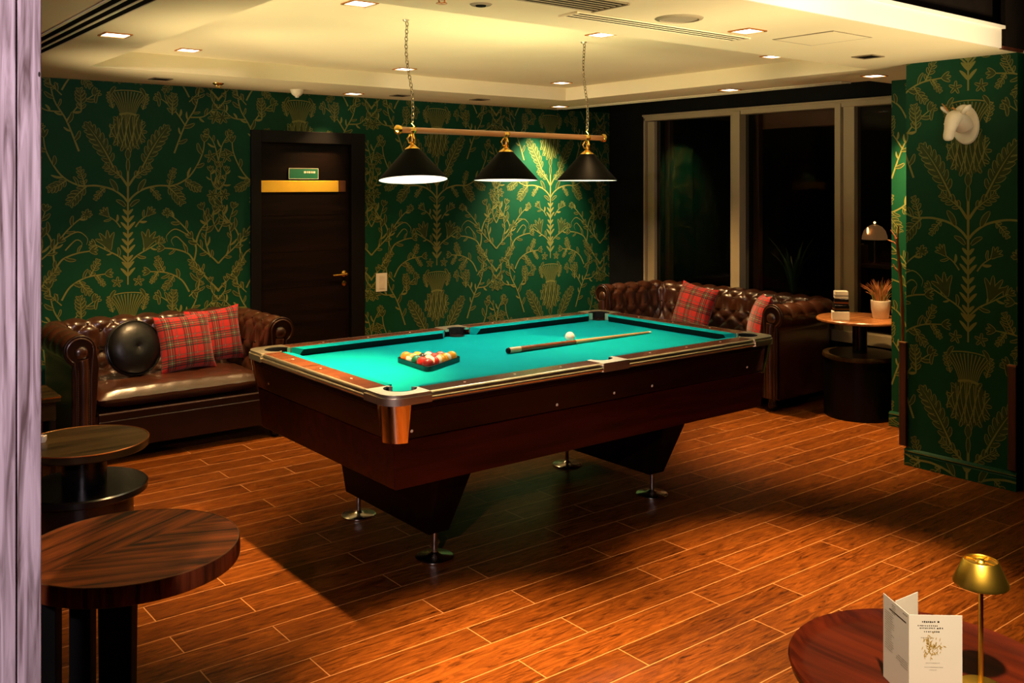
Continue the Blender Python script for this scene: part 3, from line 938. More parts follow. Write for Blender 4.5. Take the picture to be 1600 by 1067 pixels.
# corner castings
def corner_outline(inset=0.0, R=0.075):
    o = inset
    pts = [(CC, o), (CC, RW), (0.178, RW + 0.010)]
    pts += [(0.128 + 0.066 * math.cos(math.radians(a)), 0.128 + 0.066 * math.sin(math.radians(a))) for a in range(-20, -251, -14)]
    pts += [(RW + 0.010, 0.178), (RW, CC), (o, CC), (o, R + o)]
    pts += [(o + R - R * math.cos(math.radians(a)), o + R - R * math.sin(math.radians(a))) for a in range(10, 90, 10)]
    pts += [(R + o, o)]
    return pts
for sx in (-1, 1):
    for sy in (-1, 1):
        def T(pts): return [(sx * (hx - x), sy * (hy - y)) for x, y in pts]
        mb = MB()
        mb.prism(T(corner_outline(0.004)), PZ - 0.012, PZ + 0.001)
        mb.prism(T(corner_outline(-0.002, 0.08)), zr - 0.006, PZ - 0.012)
        mb.build('corner_casting', M['casting'], pt, smooth=True)
        mb = MB()
        R = 0.075
        def col(ins, w):
            p = [(w, ins + 0.001), (R + ins, ins)] + [(ins + R - R * math.sin(math.radians(a)), ins + R - R * math.cos(math.radians(a))) for a in range(0, 91, 9)] + [(ins + 0.001, w), (w, w)]
            return T(p)
        mb.prism(col(0.030, 0.105), 0.662, zr - 0.004, top=col(0.004, 0.105))
        mb.build('corner_cap', M['bronzecap'], pt, smooth=True)
        c = T([(0.128, 0.128)])[0]
        MB().lathe([(0.058, 0.0), (0.058, 0.0008), (0, 0.0009)], 28, (c[0], c[1], BED), caps=False).build('pocket', M['black'], pt)
        mb = MB()
        a0 = math.degrees(math.atan2(sy, sx)) - 118
        ring = []
        for i in range(25):
            a = math.radians(a0 + 236 * i / 24)
            ring.append([(c[0] + r_ * math.cos(a), c[1] + r_ * math.sin(a), z) for r_, z in ((0.058, BED + 0.001), (0.060, PZ - 0.002), (0.066, PZ + 0.0015), (0.070, PZ + 0.001), (0.070, PZ - 0.008), (0.0665, BED + 0.001))])
        mb.grid(ring); mb.build('pocket_liner', M['rubber'], pt, smooth=True)
for sy in (-1, 1):
    def T(pts): return [(x, sy * (hy - y)) for x, y in pts]
    out = [(-SP, 0.0), (SP, 0.0), (SP, RW), (0.062, RW + 0.004)]
    out += [(0.054 * math.cos(math.radians(a)), 0.106 + 0.045 * math.sin(math.radians(a))) for a in range(0, -181, -15)]
    out += [(-0.062, RW + 0.004), (-SP, RW)]
    mb = MB(); mb.prism(T(out), PZ - 0.012, PZ + 0.001)
    mb.box(-SP, min(sy * hy, sy * (hy - 0.05)), zr - 0.006, SP, max(sy * hy, sy * (hy - 0.05)), PZ - 0.012)
    mb.build('side_casting', M['casting'], pt, smooth=True)
    MB().lathe([(0.048, 0.0), (0.048, 0.0008), (0, 0.0009)], 24, (0, sy * (hy - 0.108), BED), caps=False).build('pocket', M['black'], pt)
    ring = []
    for i in range(19):
        a = math.radians(180 * i / 18) * sy
        ring.append([(r_ * math.cos(a), sy * (hy - 0.108) + 0.84 * r_ * math.sin(a), z) for r_, z in ((0.048, BED + 0.001), (0.050, PZ - 0.002), (0.056, PZ + 0.0015), (0.060, PZ + 0.001), (0.060, PZ - 0.008), (0.055, BED + 0.001))])
    mb = MB().grid(ring); mb.build('pocket_liner', M['rubber'], pt, smooth=True)
# pedestals across the table with steel disc feet
for px_ in (-0.77, 0.655):
    fy0, fy1 = -0.322, 0.382
    out0 = [(px_ - 0.055, fy0 - 0.035), (px_ + 0.055, fy0 - 0.035), (px_ + 0.055, fy1 + 0.035), (px_ - 0.055, fy1 + 0.035)]
    out1 = [(px_ - 0.075, -0.50), (px_ + 0.105, -0.50), (px_ + 0.105, 0.50), (px_ - 0.075, 0.50)]
    mb = MB().prism(out0, 0.125, 0.466, top=out1)
    pd = mb.build('leg', M['legblack'], pt, bevel=0.004)
    for fy in (fy0, fy1):
        mb = MB()
        mb.lathe([(0, 0), (0.083, 0.0), (0.088, 0.004), (0.088, 0.009), (0.080, 0.014), (0.035, 0.018), (0.020, 0.024), (0.013, 0.030), (0.013, 0.128), (0, 0.128)], 40, (px_, fy, 0))
        mb.build('levelling_foot', M['steel'], pd, smooth=True)
# cabinet bolts
def bolt(x, y, z, ax):
    mb = MB().sphere((x, y, z), 0.0075, 12, 8)
    return mb.build('bolt_cap', M['pearl'], pt, smooth=True)
for u, z in ((-1.115, 0.705), (0.02, 0.705), (0.28, 0.705), (-0.34, 0.700), (1.02, 0.710)):
    bolt(u, -hy + 0.040, z, 'x')
for v in (-0.60, 0.5):
    bolt(-hx + 0.040, v, 0.715, 'y')

# balls, rack, cue on the cloth
BR = 0.0278
rack_c = Vector((2.553, 3.906)); ap = math.atan2(-0.155, -0.105)
ux = Vector((math.cos(ap), math.sin(ap))); uy = Vector((-ux.y, ux.x))
rk = 2 * BR * 1.01
pos = []
for row in range(5):
    for k in range(row + 1):
        p = rack_c + ux * ((2.667 - row) * rk * 0.866) + uy * ((k - row / 2) * rk)
        pos.append((row, k, p))
CB = dict(orange=(0.80, 0.19, 0.02), red=(0.55, 0.02, 0.012), yellow=(0.85, 0.36, 0.025), maroon=(0.22, 0.012, 0.01), green=(0.01, 0.11, 0.04), black=(0.01, 0.01, 0.01), brown=(0.32, 0.07, 0.015), amber=(0.85, 0.30, 0.02))
spec = [('maroon', 0), ('red', 0), ('red', 1), ('green', 0), ('orange', 1), ('amber', 1), ('orange', 1), ('black', 0), ('red', 0), ('yellow', 1), ('orange', 0), ('amber', 1), ('red', 1), ('brown', 1), ('yellow', 0)]
rown = ['at the tip of the triangle', 'in the second row behind the tip', 'in the middle row', 'in the fourth row', 'in the long back row']
cols = [['alone'], ['left', 'right'], ['left', 'centre', 'right'], ['far left', 'inner left', 'inner right', 'far right'], ['left corner', 'second from left', 'centre', 'second from right', 'right corner']]
ball_me = {}
rb = random.Random(4)
for (row, k, p), (cn, st) in zip(pos, spec):
    key = (cn, st)
    if key not in ball_me:
        o = MB().sphere((0, 0, 0), BR, 28, 16).build('pool_ball', mat_ball('ball_%s_%d' % key, CB[cn], bool(st)), smooth='full')
        ball_me[key] = o
    else:
        o = ball_me[key].copy(); COL.objects.link(o)
    kk = row - k                               # left as seen by the camera
    tag(o, '%s %s pool ball %s, %s' % ('striped' if st else 'solid', cn, rown[row], cols[row][kk]) if row else 'solid maroon pool ball alone at the near tip of the racked triangle', 'pool ball', 'balls racked in the triangle', loc=(p.x, p.y, BED + BR))
    o.rotation_euler = (rb.uniform(0.2, 1.4), rb.uniform(-0.5, 0.5), rb.uniform(0, 6))
o = MB().sphere((0, 0, 0), 0.0286, 32, 20).build('cue_ball', mat_ball('ball_white', (0.86, 0.78, 0.60)), smooth='full')
tag(o, 'ivory white cue ball lying just behind the wooden cue on the cloth', 'cue ball', loc=(3.545, 3.985, BED + 0.0290))
# triangle rack
V3 = [rack_c + (ux * math.cos(a) + uy * math.sin(a)) * 0.186 for a in (0, 2 * PI / 3, -2 * PI / 3)]
def rtri(sc):
    out = []
    cs = [rack_c + (v - rack_c) * sc for v in V3]
    for i in range(3):
        a, b, c = cs[i - 1], cs[i], cs[(i + 1) % 3]
        d1_ = (a - b).normalized(); d2_ = (c - b).normalized(); r = 0.05
        p0 = b + d1_ * r; p2 = b + d2_ * r
        for q in range(7):
            t_ = q / 6; out.append(p0 * (1 - t_) ** 2 + b * 2 * t_ * (1 - t_) + p2 * t_ ** 2)
    return out
oi, oo = rtri(0.985), rtri(1.06)
n = len(oi); vs = []
for pl, z in ((oi, 0.0005), (oo, 0.0005), (oo, 0.026), (oi, 0.026)):
    vs += [(q.x - rack_c.x, q.y - rack_c.y, z) for q in pl]
fs = []
for L_ in range(4):
    for i in range(n):
        j = (i + 1) % n; l2 = (L_ + 1) % 4
        fs.append((L_ * n + i, L_ * n + j, l2 * n + j, l2 * n + i))
o = MB().add(vs, fs).build('ball_rack', M['blackgloss'], bevel=0.002)
tag(o, 'black triangular rack around the pool balls on the turquoise cloth', 'ball rack', loc=(rack_c.x, rack_c.y, BED))
# cue
c0, c1 = Vector((3.05, 3.905)), Vector((4.13, 3.925))
q = thing('pool_cue', 'wooden pool cue lying on the turquoise cloth beside the white ball', 'pool cue', (c0.x, c0.y, BED + 0.017), math.atan2((c1 - c0).y, (c1 - c0).x))
def cuepart(name, x0, x1, r0, r1, m):
    mb = MB(); mb.lathe([(0, x0), (r0, x0), (r0 + (r1 - r0) * 0.5, (x0 + x1) / 2), (r1, x1), (0, x1)], 20)
    mb.xform(Matrix.Rotation(-math.radians(0.55), 4, 'Y').inverted() @ Matrix.Rotation(PI / 2, 4, 'Y'))
    return mb.build(name, m, q, smooth=True)
cuepart('bumper', -0.012, 0.0, 0.013, 0.0155, M['rubber'])
cuepart('butt', 0.0, 0.075, 0.0155, 0.0148, wood('cue_pale', (0.45, 0.28, 0.11), (0.62, 0.42, 0.2), 0.3, 'X', 5))
cuepart('grip', 0.075, 0.47, 0.0150, 0.0118, wood('cue_dark', (0.10, 0.022, 0.006), (0.26, 0.07, 0.02), 0.25, 'X', 5))
cuepart('shaft', 0.47, 1.06, 0.0117, 0.0068, wood('cue_maple', (0.42, 0.22, 0.07), (0.58, 0.34, 0.13), 0.3, 'X', 5))
cuepart('ferrule', 1.06, 1.08, 0.0066, 0.0064, M['white'])

# ------------------------------------------------------------------ hanging billiard lamp
LX, LY = 3.197, 4.12
SHX = [2.595, 3.197, 3.800]
ZB, ZR, ZN = 1.975, 1.722, 1.878               # bar, shade rim, shade neck
pl = thing('billiard_lamp', 'wood and brass bar lamp with three black cone shades hanging above the pool table', 'hanging lamp', (LX, LY, 0))
def LXo(x): return x - LX
xa, xb = 2.510, 3.930
def rodx(prof, x):
    mb = MB().lathe(prof, 24); mb.xform(Matrix.Translation((x, 0, ZB)) @ Matrix.Rotation(PI / 2, 4, 'Y')); return mb
rodx([(0, 0), (0.0155, 0), (0.0155, xb - xa), (0, xb - xa)], LXo(xa)).build('bar', wood('lamp_bar_wood', (0.20, 0.075, 0.022), (0.36, 0.16, 0.05), 0.3, 'X', 4, coat=0.4), pl, smooth=True)
for x, s in ((xa, -1), (xb, 1)):
    mb = MB().lathe([(0, -0.012), (0.021, -0.012), (0.024, 0.0), (0.024, 0.008), (0.012, 0.018), (0, 0.022)], 24)
    mb.xform(Matrix.Translation((LXo(x), 0, ZB)) @ Matrix.Rotation(s * PI / 2, 4, 'Y'))
    mb.build('end_cap', M['brass'], pl, smooth=True)
for i, x in enumerate(SHX):
    x0 = LXo(x)
    mb = MB()
    mb.lathe([(0.022, 0.010), (0.024, -0.004), (0.012, -0.018), (0.0085, -0.028), (0.0085, -0.058), (0.016, -0.066), (0.011, -0.072), (0.020, -0.082), (0.038, -0.094), (0.040, -0.099), (0.0, -0.099)], 28, (x0, 0, ZB))
    for a in (0.5, 2.6, 4.5):
        mb.tube([(x0 + 0.012 * math.cos(a), 0.012 * math.sin(a), ZB - 0.022), (x0 + 0.026 * math.cos(a), 0.026 * math.sin(a), ZB - 0.045), (x0 + 0.016 * math.cos(a), 0.016 * math.sin(a), ZB - 0.066)], 0.004, 8)
    mb.build('lamp_gallery', M['brass'], pl, smooth=True)
    mb = MB()
    mb.lathe([(0.038, ZN), (0.048, ZN - 0.010), (0.174, ZR + 0.006), (0.176, ZR)], 64, (x0, 0, 0), mi=0, caps=False)
    mb.lathe([(0.1735, ZR), (0.171, ZR + 0.008), (0.046, ZN - 0.012), (0.0, ZN - 0.006)], 64, (x0, 0, 0), mi=1, caps=False)
    mb.lathe([(0.176, ZR), (0.1735, ZR)], 64, (x0, 0, 0), mi=0, caps=False)
    tilt = (Matrix.Translation((x0, 0, ZN)) @ Matrix.Rotation(math.radians((-2.2, 0, 0)[i]), 4, Vector((FX, FY, 0))) @ Matrix.Rotation(math.radians((-6.5, -2.2, -1.0)[i]), 4, Vector((FY, -FX, 0))) @ Matrix.Translation((-x0, 0, -ZN)))
    mb.xform(tilt)
    sh = mb.build('lamp_shade', [M['shade_out'], M['shade_in']], pl, smooth=True)
    mb = MB().sphere((x0, 0, ZR + 0.092), 0.028, 20, 12)
    mb.lathe([(0.014, ZR + 0.112), (0.014, ZR + 0.152)], 16, (x0, 0, 0))
    mb.build('bulb', M['bulb'], pl, smooth=True)
    light('bulb_light', 'SPOT', (x, LY, ZR + 0.055), 19, (1.0, 0.88, 0.70), (x, LY - 0.10, 0), spot_size=math.radians(116), spot_blend=0.5, shadow_soft_size=0.03)
# chains
for x, zt in ((SHX[0], TRAY), (SHX[2], TRAY)):
    xt = x - 0.02 if x == SHX[0] else x + 0.0
    mb = MB(); nl = 26
    P0, P1 = Vector((LXo(x) + 0.0, 0, ZB + 0.045)), Vector((LXo(xt), 0.03, zt - 0.012))
    rc = random.Random(3)
    for k in range(nl):
        t_ = (k + 0.5) / nl
        c = P0.lerp(P1, t_) + Vector((0.010 * math.sin(t_ * 7), 0, 0))
        d = (P1 - P0).normalized(); a = 0.0 if k % 2 else PI / 2
        w = Vector((math.cos(a), math.sin(a), 0))
        h = (P1 - P0).length / nl * 0.66
        mb.tube([c + d * (h * math.cos(th)) + w * (0.0075 * math.sin(th)) for th in [2 * PI * e / 12 for e in range(12)]], 0.0022, 6, closed=True)
    mb.build('chain', M['chainmetal'], pl, smooth=True)
    mb = MB().tube([P0 + Vector((0, 0, -0.045)), P0 + Vector((0.012, 0, -0.024)), P0 + Vector((-0.004, 0, -0.008)), P0], 0.0035, 8)
    mb.build('chain_hook', M['brass'], pl, smooth=True)
    MB().lathe([(0, -0.012), (0.012, -0.010), (0.018, -0.001), (0, -0.001)], 16, (P1.x, P1.y, TRAY)).build('ceiling_hook', M['chrome'], pl, smooth=True)

# ------------------------------------------------------------------ chesterfield sofas
def chesterfield(name, label, loc, rz, W, D, front_panel=True):
    t = thing(name, label, 'sofa', loc, rz, 'tufted brown leather sofas')
    SEAT = 0.41; rc = 0.05; yb = D - 0.235
    # path of the inner face, with outward normals
    path = []
    ds = 0.011
    y = 0.0
    n1 = int((yb - rc) / ds)
    for i in range(n1): path.append((Vector((-W / 2, i * ds)), Vector((-1, 0)), 0))
    for i in range(0, 13):
        a = math.radians(180 - 90 * i / 12)
        path.append((Vector((-W / 2 + rc + rc * math.cos(a), yb - rc + rc * math.sin(a))), Vector((math.cos(a), math.sin(a))), 0 if i < 6 else 1))
    n2 = int((W - 2 * rc) / ds)
    for i in range(1, n2): path.append((Vector((-W / 2 + rc + (W - 2 * rc) * i / n2, yb)), Vector((0, 1)), 1))
    for i in range(0, 13):
        a = math.radians(90 - 90 * i / 12)
        path.append((Vector((W / 2 - rc + rc * math.cos(a), yb - rc + rc * math.sin(a))), Vector((math.cos(a), math.sin(a))), 1 if i < 7 else 2))
    for i in range(n1 - 1, -1, -1): path.append((Vector((W / 2, i * ds)), Vector((1, 0)), 2))
    S = [0.0]
    for i in range(1, len(path)):
        m_ = ((path[i][0] + path[i][1] * 0.12) - (path[i - 1][0] + path[i - 1][1] * 0.12)).length
        S.append(S[-1] + m_)
    # profile (n, z)
    prof = [(0.012, 0.30)]
    prof += [(0.012 - 0.012 * k / 8 if k < 4 else 0.006 - 0.006 * (k - 4) / 8, 0.30 + 0.32 * k / 24) for k in range(1, 25)]
    a_r = 0.092; cn, cz = 0.098, 0.712
    for k in range(0, 28):
        a = math.radians(185 - 250 * k / 27)
        prof.append((cn + a_r * math.cos(a), cz + a_r * math.sin(a) * 1.0))
    prof += [(0.142, 0.60), (0.142, 0.45), (0.142, 0.25), (0.142, 0.10)]
    T_ = [0.0]
    for i in range(1, len(prof)): T_.append(T_[-1] + math.hypot(prof[i][0] - prof[i - 1][0], prof[i][1] - prof[i - 1][1]))
    nrm = []
    for i in range(len(prof)):
        a, b = prof[max(0, i - 1)], prof[min(len(prof) - 1, i + 1)]
        tx, tz = b[0] - a[0], b[1] - a[1]; l_ = math.hypot(tx, tz); nrm.append((-tz / l_, tx / l_))
    p_, q_ = 0.080, 0.070                      # half pitches of the tufting
    half = S[-1] / 2
    NR = 27                                    # last inner profile index before the roll
    troll = T_[25]
    tb0 = troll + 0.085 - 3 * q_               # buttons rows at tb0, tb0+q, ...
    rows = []
    for i, (p, nv, seg) in enumerate(path):
        s = S[i] - half
        edge = min(1.0, min(S[i], S[-1] - S[i]) / 0.05)
        edge = edge * edge * (3 - 2 * edge)
        row = []
        for k, (n_, z) in enumerate(prof):
            tt = T_[k]
            a = s / p_; b = (tt - tb0) / q_
            u1, u2 = math.sin(PI * (a + b) / 2), math.sin(PI * (a - b) / 2)
            puff = (abs(u1) * abs(u2)) ** 0.5
            ca = math.sqrt(max(0, 1 - 0)) 
            if b > 3:                           # pleats over the roll
                pl_ = abs(math.sin(PI * (a + 1) / 2)) ** 0.6
                w = min(1, (b - 3) * 1.2)
                puff = puff * (1 - w) + pl_ * w
                fade = max(0.0, 1 - max(0, (b - 5.2) / 1.6))
                amp = 0.026 * fade
            else:
                amp = 0.034
            if b < -1.2: amp *= max(0, 1 + (b + 1.2))
            d = -amp * (1 - puff) * edge
            nn = n_ + nrm[k][0] * d; zz = z + nrm[k][1] * d
            row.append(Vector((p.x + nv.x * nn, p.y + nv.y * nn, zz)))
        rows.append(row)
    segs = {0: [], 1: [], 2: []}
    for i, (p, nv, seg) in enumerate(path): segs[seg].append(i)
    names = {0: 'arm', 1: 'backrest', 2: 'arm'}
    part = {}
    for sg in (0, 1, 2):
        ii = segs[sg]
        i0, i1 = ii[0], ii[-1]
        if sg < 2: i1 += 1
        mb = MB().grid(rows[i0:i1 + 1])
        part[sg] = mb.build(names[sg], M['leather'], t, smooth='full', recalc=False)
        # flip outward check is not needed for rendering
    # buttons in the pits
    bm_o = MB().sphere((0, 0, 0), 0.0085, 10, 6, sc=(1, 1, 0.6)).build('tuft_button', M['leather_dk'], part[1], smooth='full')
    first = True
    na = int(half / p_)
    for rb_ in (1, 2, 3):
        for a in range(-na, na + 1):
            if (a + rb_) % 2: continue
            s = a * p_ + half; tt = tb0 + rb_ * q_
            if s < 0.05 or s > S[-1] - 0.05: continue
            i = min(range(len(S)), key=lambda j: abs(S[j] - s)); k = min(range(len(T_)), key=lambda j: abs(T_[j] - tt))
            p, nv, sg = path[i]
            loc_ = rows[i][k] + Vector((nv.x * nrm[k][0], nv.y * nrm[k][0], nrm[k][1])) * 0.003
            o = bm_o if first else bm_o.copy()
            if not first: COL.objects.link(o)
            first = False
            o.parent = part[sg]; o.location = loc_
            o.rotation_euler = Vector((nv.x * nrm[k][0], nv.y * nrm[k][0], nrm[k][1])).to_track_quat('Z', 'Y').to_euler()
    # arm fronts: scroll panel with piping and nail line
    for sx in (-1, 1):
        pan = [(n_, z) for n_, z in prof[1:]]
        pan = [(0.012, 0.09)] + pan
        def W3(n_, z, y): return (sx * (W / 2 + n_), y, z)
        vs = [W3(n_, z, -0.012) for n_, z in pan] + [W3(n_, z, 0.02) for n_, z in pan]
        n = len(pan)
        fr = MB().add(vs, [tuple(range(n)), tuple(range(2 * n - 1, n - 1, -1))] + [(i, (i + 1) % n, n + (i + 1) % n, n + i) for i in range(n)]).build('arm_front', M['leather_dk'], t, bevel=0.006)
        mb = MB()
        inner = []
        cxn = 0.077
        for n_, z in pan:
            if z > 0.62: inner.append((cn + (n_ - cn) * 0.80, cz + (z - cz) * 0.80))
        colL = [(0.036, 0.10), (0.036, 0.30), (0.036, 0.55)]; colR = [(0.118, 0.55), (0.118, 0.30), (0.118, 0.10)]
        mb.tube([W3(a, b, -0.014) for a, b in colL + inner + colR], 0.0055, 8)
        # bolster in the middle of the panel and scroll knob
        mb.tube([W3(0.077, 0.10, -0.008), W3(0.077, 0.35, -0.010), W3(0.077, 0.60, -0.010), W3(0.082, 0.66, -0.010)], [0.026, 0.027, 0.028, 0.030], 16, flat=1.0)
        mb.sphere(W3(0.090, 0.700, -0.006), 0.042, 20, 12, sc=(1, 0.5, 1))
        mb.build('scroll', M['leather'], fr, smooth=True)
        mb = MB()
        z = 0.11
        while z < 0.60:
            for nn in (0.046, 0.108): mb.box(sx * (W / 2 + nn) - 0.0012, -0.0155, z, sx * (W / 2 + nn) + 0.0012, -0.0115, z + 0.006)
            z += 0.013
        mb.build('stitching', M['stitch'], fr)
    # seat base, front rail, seat cushion, feet
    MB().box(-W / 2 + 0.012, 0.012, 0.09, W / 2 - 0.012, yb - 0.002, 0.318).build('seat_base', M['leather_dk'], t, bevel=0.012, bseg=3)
    mb = MB()
    mb.tube([(-W / 2 + 0.014, 0.010, 0.310), (W / 2 - 0.014, 0.010, 0.310)], 0.006, 8)
    mb.tube([(-W / 2 + 0.014, 0.012, 0.262), (W / 2 - 0.014, 0.012, 0.262)], 0.004, 8)
    mb.build('piping', M['leather'], t, smooth=True)
    # cushion with a soft crown
    nx, ny = 40, 26
    cw, cd = W / 2 - 0.014, yb - 0.020
    rowsT = []
    mbc = MB()
    def sup(u): return math.copysign(1 - (1 - abs(u)) ** 1.0, u)
    top = []
    for i in range(nx + 1):
        u = -1 + 2 * i / nx; r_ = []
        for j in range(ny + 1):
            v = -1 + 2 * j / ny
            e = (1 - abs(u) ** 8) * (1 - abs(v) ** 8)
            z = 0.395 + 0.062 * e ** 0.35 + 0.012 * (1 - u * u) * (1 - v * v)
            z += 0.003 * math.sin(u * 23 + v * 7) * math.sin(v * 11 - u * 5)
            r_.append((u * cw, 0.008 + (v + 1) / 2 * cd, z))
        top.append(r_)
    mbc.grid(top)
    bot = [[(x, y, 0.395 - 0.070 * ((1 - abs(x / cw) ** 8) * (1 - abs((y - 0.008) / cd * 2 - 1) ** 8)) ** 0.35) for x, y, z in r_] for r_ in top]
    mbc.grid(bot)
    mbc.build('seat_cushion', M['leather'], t, smooth='full')
    for sx in (-1, 1):
        for yy in (0.035, D - 0.15):
            MB().lathe([(0, 0.0), (0.024, 0.0), (0.034, 0.022), (0.038, 0.045), (0.030, 0.07), (0.034, 0.095), (0, 0.095)], 24, (sx * (W / 2 + 0.07), yy, 0)).build('foot', M['blackgloss'], t, smooth=True)
    # bottom skirts of arms and back
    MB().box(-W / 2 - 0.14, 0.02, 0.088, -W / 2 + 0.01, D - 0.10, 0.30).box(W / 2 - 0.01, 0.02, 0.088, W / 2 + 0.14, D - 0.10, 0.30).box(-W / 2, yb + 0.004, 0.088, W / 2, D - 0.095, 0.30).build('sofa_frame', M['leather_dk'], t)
    return t
SOL = (2.11, 6.02); SOLW = 1.08
chesterfield('chesterfield_sofa', 'brown tufted leather two seat sofa by the green wall left of the door', (SOL[0], SOL[1], 0), 0, SOLW, 0.94)
SOR = (5.925, 5.30); SORW = 1.64
chesterfield('chesterfield_sofa', 'brown tufted leather sofa standing under the black window behind the pool table', (SOR[0], SOR[1], 0), -PI / 2, SORW, 0.89)

# ------------------------------------------------------------------ cushions
def pillow(name, label, s, loc, rot, m, group, th=0.075, cat='cushion'):
    n = 22; vs = []; uvs = []; mb = MB(); P = {}
    def edge(u, v):
        k = 1 - 0.10 * (1 - abs(u) ** 2) * (abs(v) ** 6); l_ = 1 - 0.10 * (1 - abs(v) ** 2) * (abs(u) ** 6)
        return u * l_ * s / 2, v * k * s / 2
    for side in (1, -1):
        rows = []
        for i in range(n + 1):
            r_ = []
            for j in range(n + 1):
                u, v = -1 + 2 * i / n, -1 + 2 * j / n
                x, y = edge(u, v)
                e = max(0, (1 - abs(u) ** 2.6) * (1 - abs(v) ** 2.6))
                r_.append((x, y, side * (th * e ** 0.55 + 0.001)))
                uvs.append(((u + 1) / 2, (v + 1) / 2))
            rows.append(r_)
        mb.grid(rows)
    o = mb.build(name, m, smooth='full', uvs=uvs)
    tag(o, label, cat, group, loc=loc); o.rotation_euler = rot
    return o
# pillow local: face = +z ; lean it against the back.  rot x tips it upright, rot z turns it
def lean(tilt, turn, roll=0.0):
    return (Matrix.Rotation(turn, 4, 'Z') @ Matrix.Rotation(math.radians(90) - tilt, 4, 'X') @ Matrix.Rotation(roll, 4, 'Z')).to_euler()
g_ = 'red tartan cushions on the leather sofas'
pillow('tartan_cushion', 'red tartan cushion beside the round black cushion on the left sofa', 0.385, (2.215, 6.35, 0.645), lean(0.28, 0.10, 0.03), M['tartan'], g_)
pillow('tartan_cushion', 'red tartan cushion nearest the door on the left sofa, behind its twin', 0.385, (2.475, 6.50, 0.650), lean(0.22, -0.06, 0.07), M['tartan'], g_)
pillow('tartan_cushion', 'red tartan cushion at the middle of the sofa under the window', 0.40, (6.32, 5.49, 0.640), lean(0.30, -PI / 2 + 0.05, -0.14), M['tartan'], g_)
pillow('tartan_cushion', 'red tartan cushion half hidden by the near arm of the window sofa', 0.40, (6.20, 4.71, 0.635), lean(0.30, -PI / 2 - 0.80, 0.06), M['tartan'], g_)
rc_ = thing('round_cushion', 'round black cushion with piped edge on the left sofa', 'cushion', (1.885, 6.36, 0.640))
rc_.rotation_euler = lean(0.26, 0.12)
mb = MB().lathe([(0, -0.075), (0.06, -0.073), (0.11, -0.062), (0.155, -0.040), (0.172, -0.012), (0.174, 0.0), (0.172, 0.012), (0.155, 0.045), (0.11, 0.068), (0.06, 0.080), (0.015, 0.078), (0, 0.070)], 48)
mb.build('cover', M['velvet'], rc_, smooth='full')
mb = MB().tube([(0.174 * math.cos(2 * PI * i / 48), 0.174 * math.sin(2 * PI * i / 48), 0.012) for i in range(48)], 0.006, 8, closed=True)
mb.tube([(0.174 * math.cos(2 * PI * i / 48), 0.174 * math.sin(2 * PI * i / 48), -0.018) for i in range(48)], 0.005, 8, closed=True)
mb.build('piping', M['blackgloss'], rc_, smooth=True)

# ------------------------------------------------------------------ tables at the left
def disc(mb, r, z0, z1, c=(0, 0), e=0.006, mi=0):
    return mb.lathe([(0, z0), (r - e, z0), (r, z0 + e), (r, z1 - e), (r - e, z1), (0, z1)], 72, (c[0], c[1], 0), mi)
# front table: rosewood veneer top with thick edge, slab legs
t = thing('round_side_table', 'round rosewood side table with thick striped edge in the left foreground', 'side table', (0.905, 3.08, 0))
TT = 0.573
mats = [wood('rosewood_veneer_%d' % k, (0.030, 0.006, 0.0018), (0.60, 0.135, 0.020), 0.45, 'X', 5, spec=0.2, rot=-math.radians(g)) for k, g in enumerate((29, -22))]
mb = MB()
for k in range(2):
    a0 = math.radians(15 + 180 * k)
    pts = [(0.322 * math.cos(a0 + PI * i / 48), 0.322 * math.sin(a0 + PI * i / 48)) for i in range(49)]
    mb.prism(pts, TT - 0.004, TT, k)
top = mb.build('tabletop', mats, t)
mb = MB()
mb.lathe([(0.0, TT - 0.062), (0.317, TT - 0.062), (0.325, TT - 0.058), (0.328, TT - 0.05), (0.328, TT - 0.006), (0.325, TT - 0.001), (0.322, TT - 0.0005), (0.322, TT - 0.006)], 96, caps=False)
ed = mb.build('table_edge', M['tableedge'], t, smooth=True)
mb = MB()
mb.tube([(0.324 * math.cos(2 * PI * i / 96), 0.324 * math.sin(2 * PI * i / 96), TT - 0.001) for i in range(96)], 0.0022, 6, closed=True)
mb.build('edge_inlay', M['oaktop'], ed, smooth=True)
def legslab(l, d, w, th, dw):
    """slab leg at lateral offset l (to the camera's right) and depth offset d"""
    c = Vector((l * FY + d * FX, -l * FX + d * FY)); rx = Vector((FY, -FX)); fx = Vector((FX, FY))
    def q(hw): return [(c + rx * a * hw + fx * b * th / 2) for a, b in ((-1, -1), (1, -1), (1, 1), (-1, 1))]
    return MB().prism([tuple(p) for p in q(w / 2)], 0.0, TT - 0.061, top=[tuple(p) for p in q(w / 2 + dw)])
legslab(-0.244, -0.03, 0.062, 0.05, 0.0).build('leg', M['black'], t, bevel=0.004)
legslab(-0.152, 0.0, 0.066, 0.05, 0.0).build('leg', M['black'], t, bevel=0.004)
legslab(-0.042, 0.0, 0.098, 0.05, 0.006).build('leg', M['black'], t, bevel=0.004)

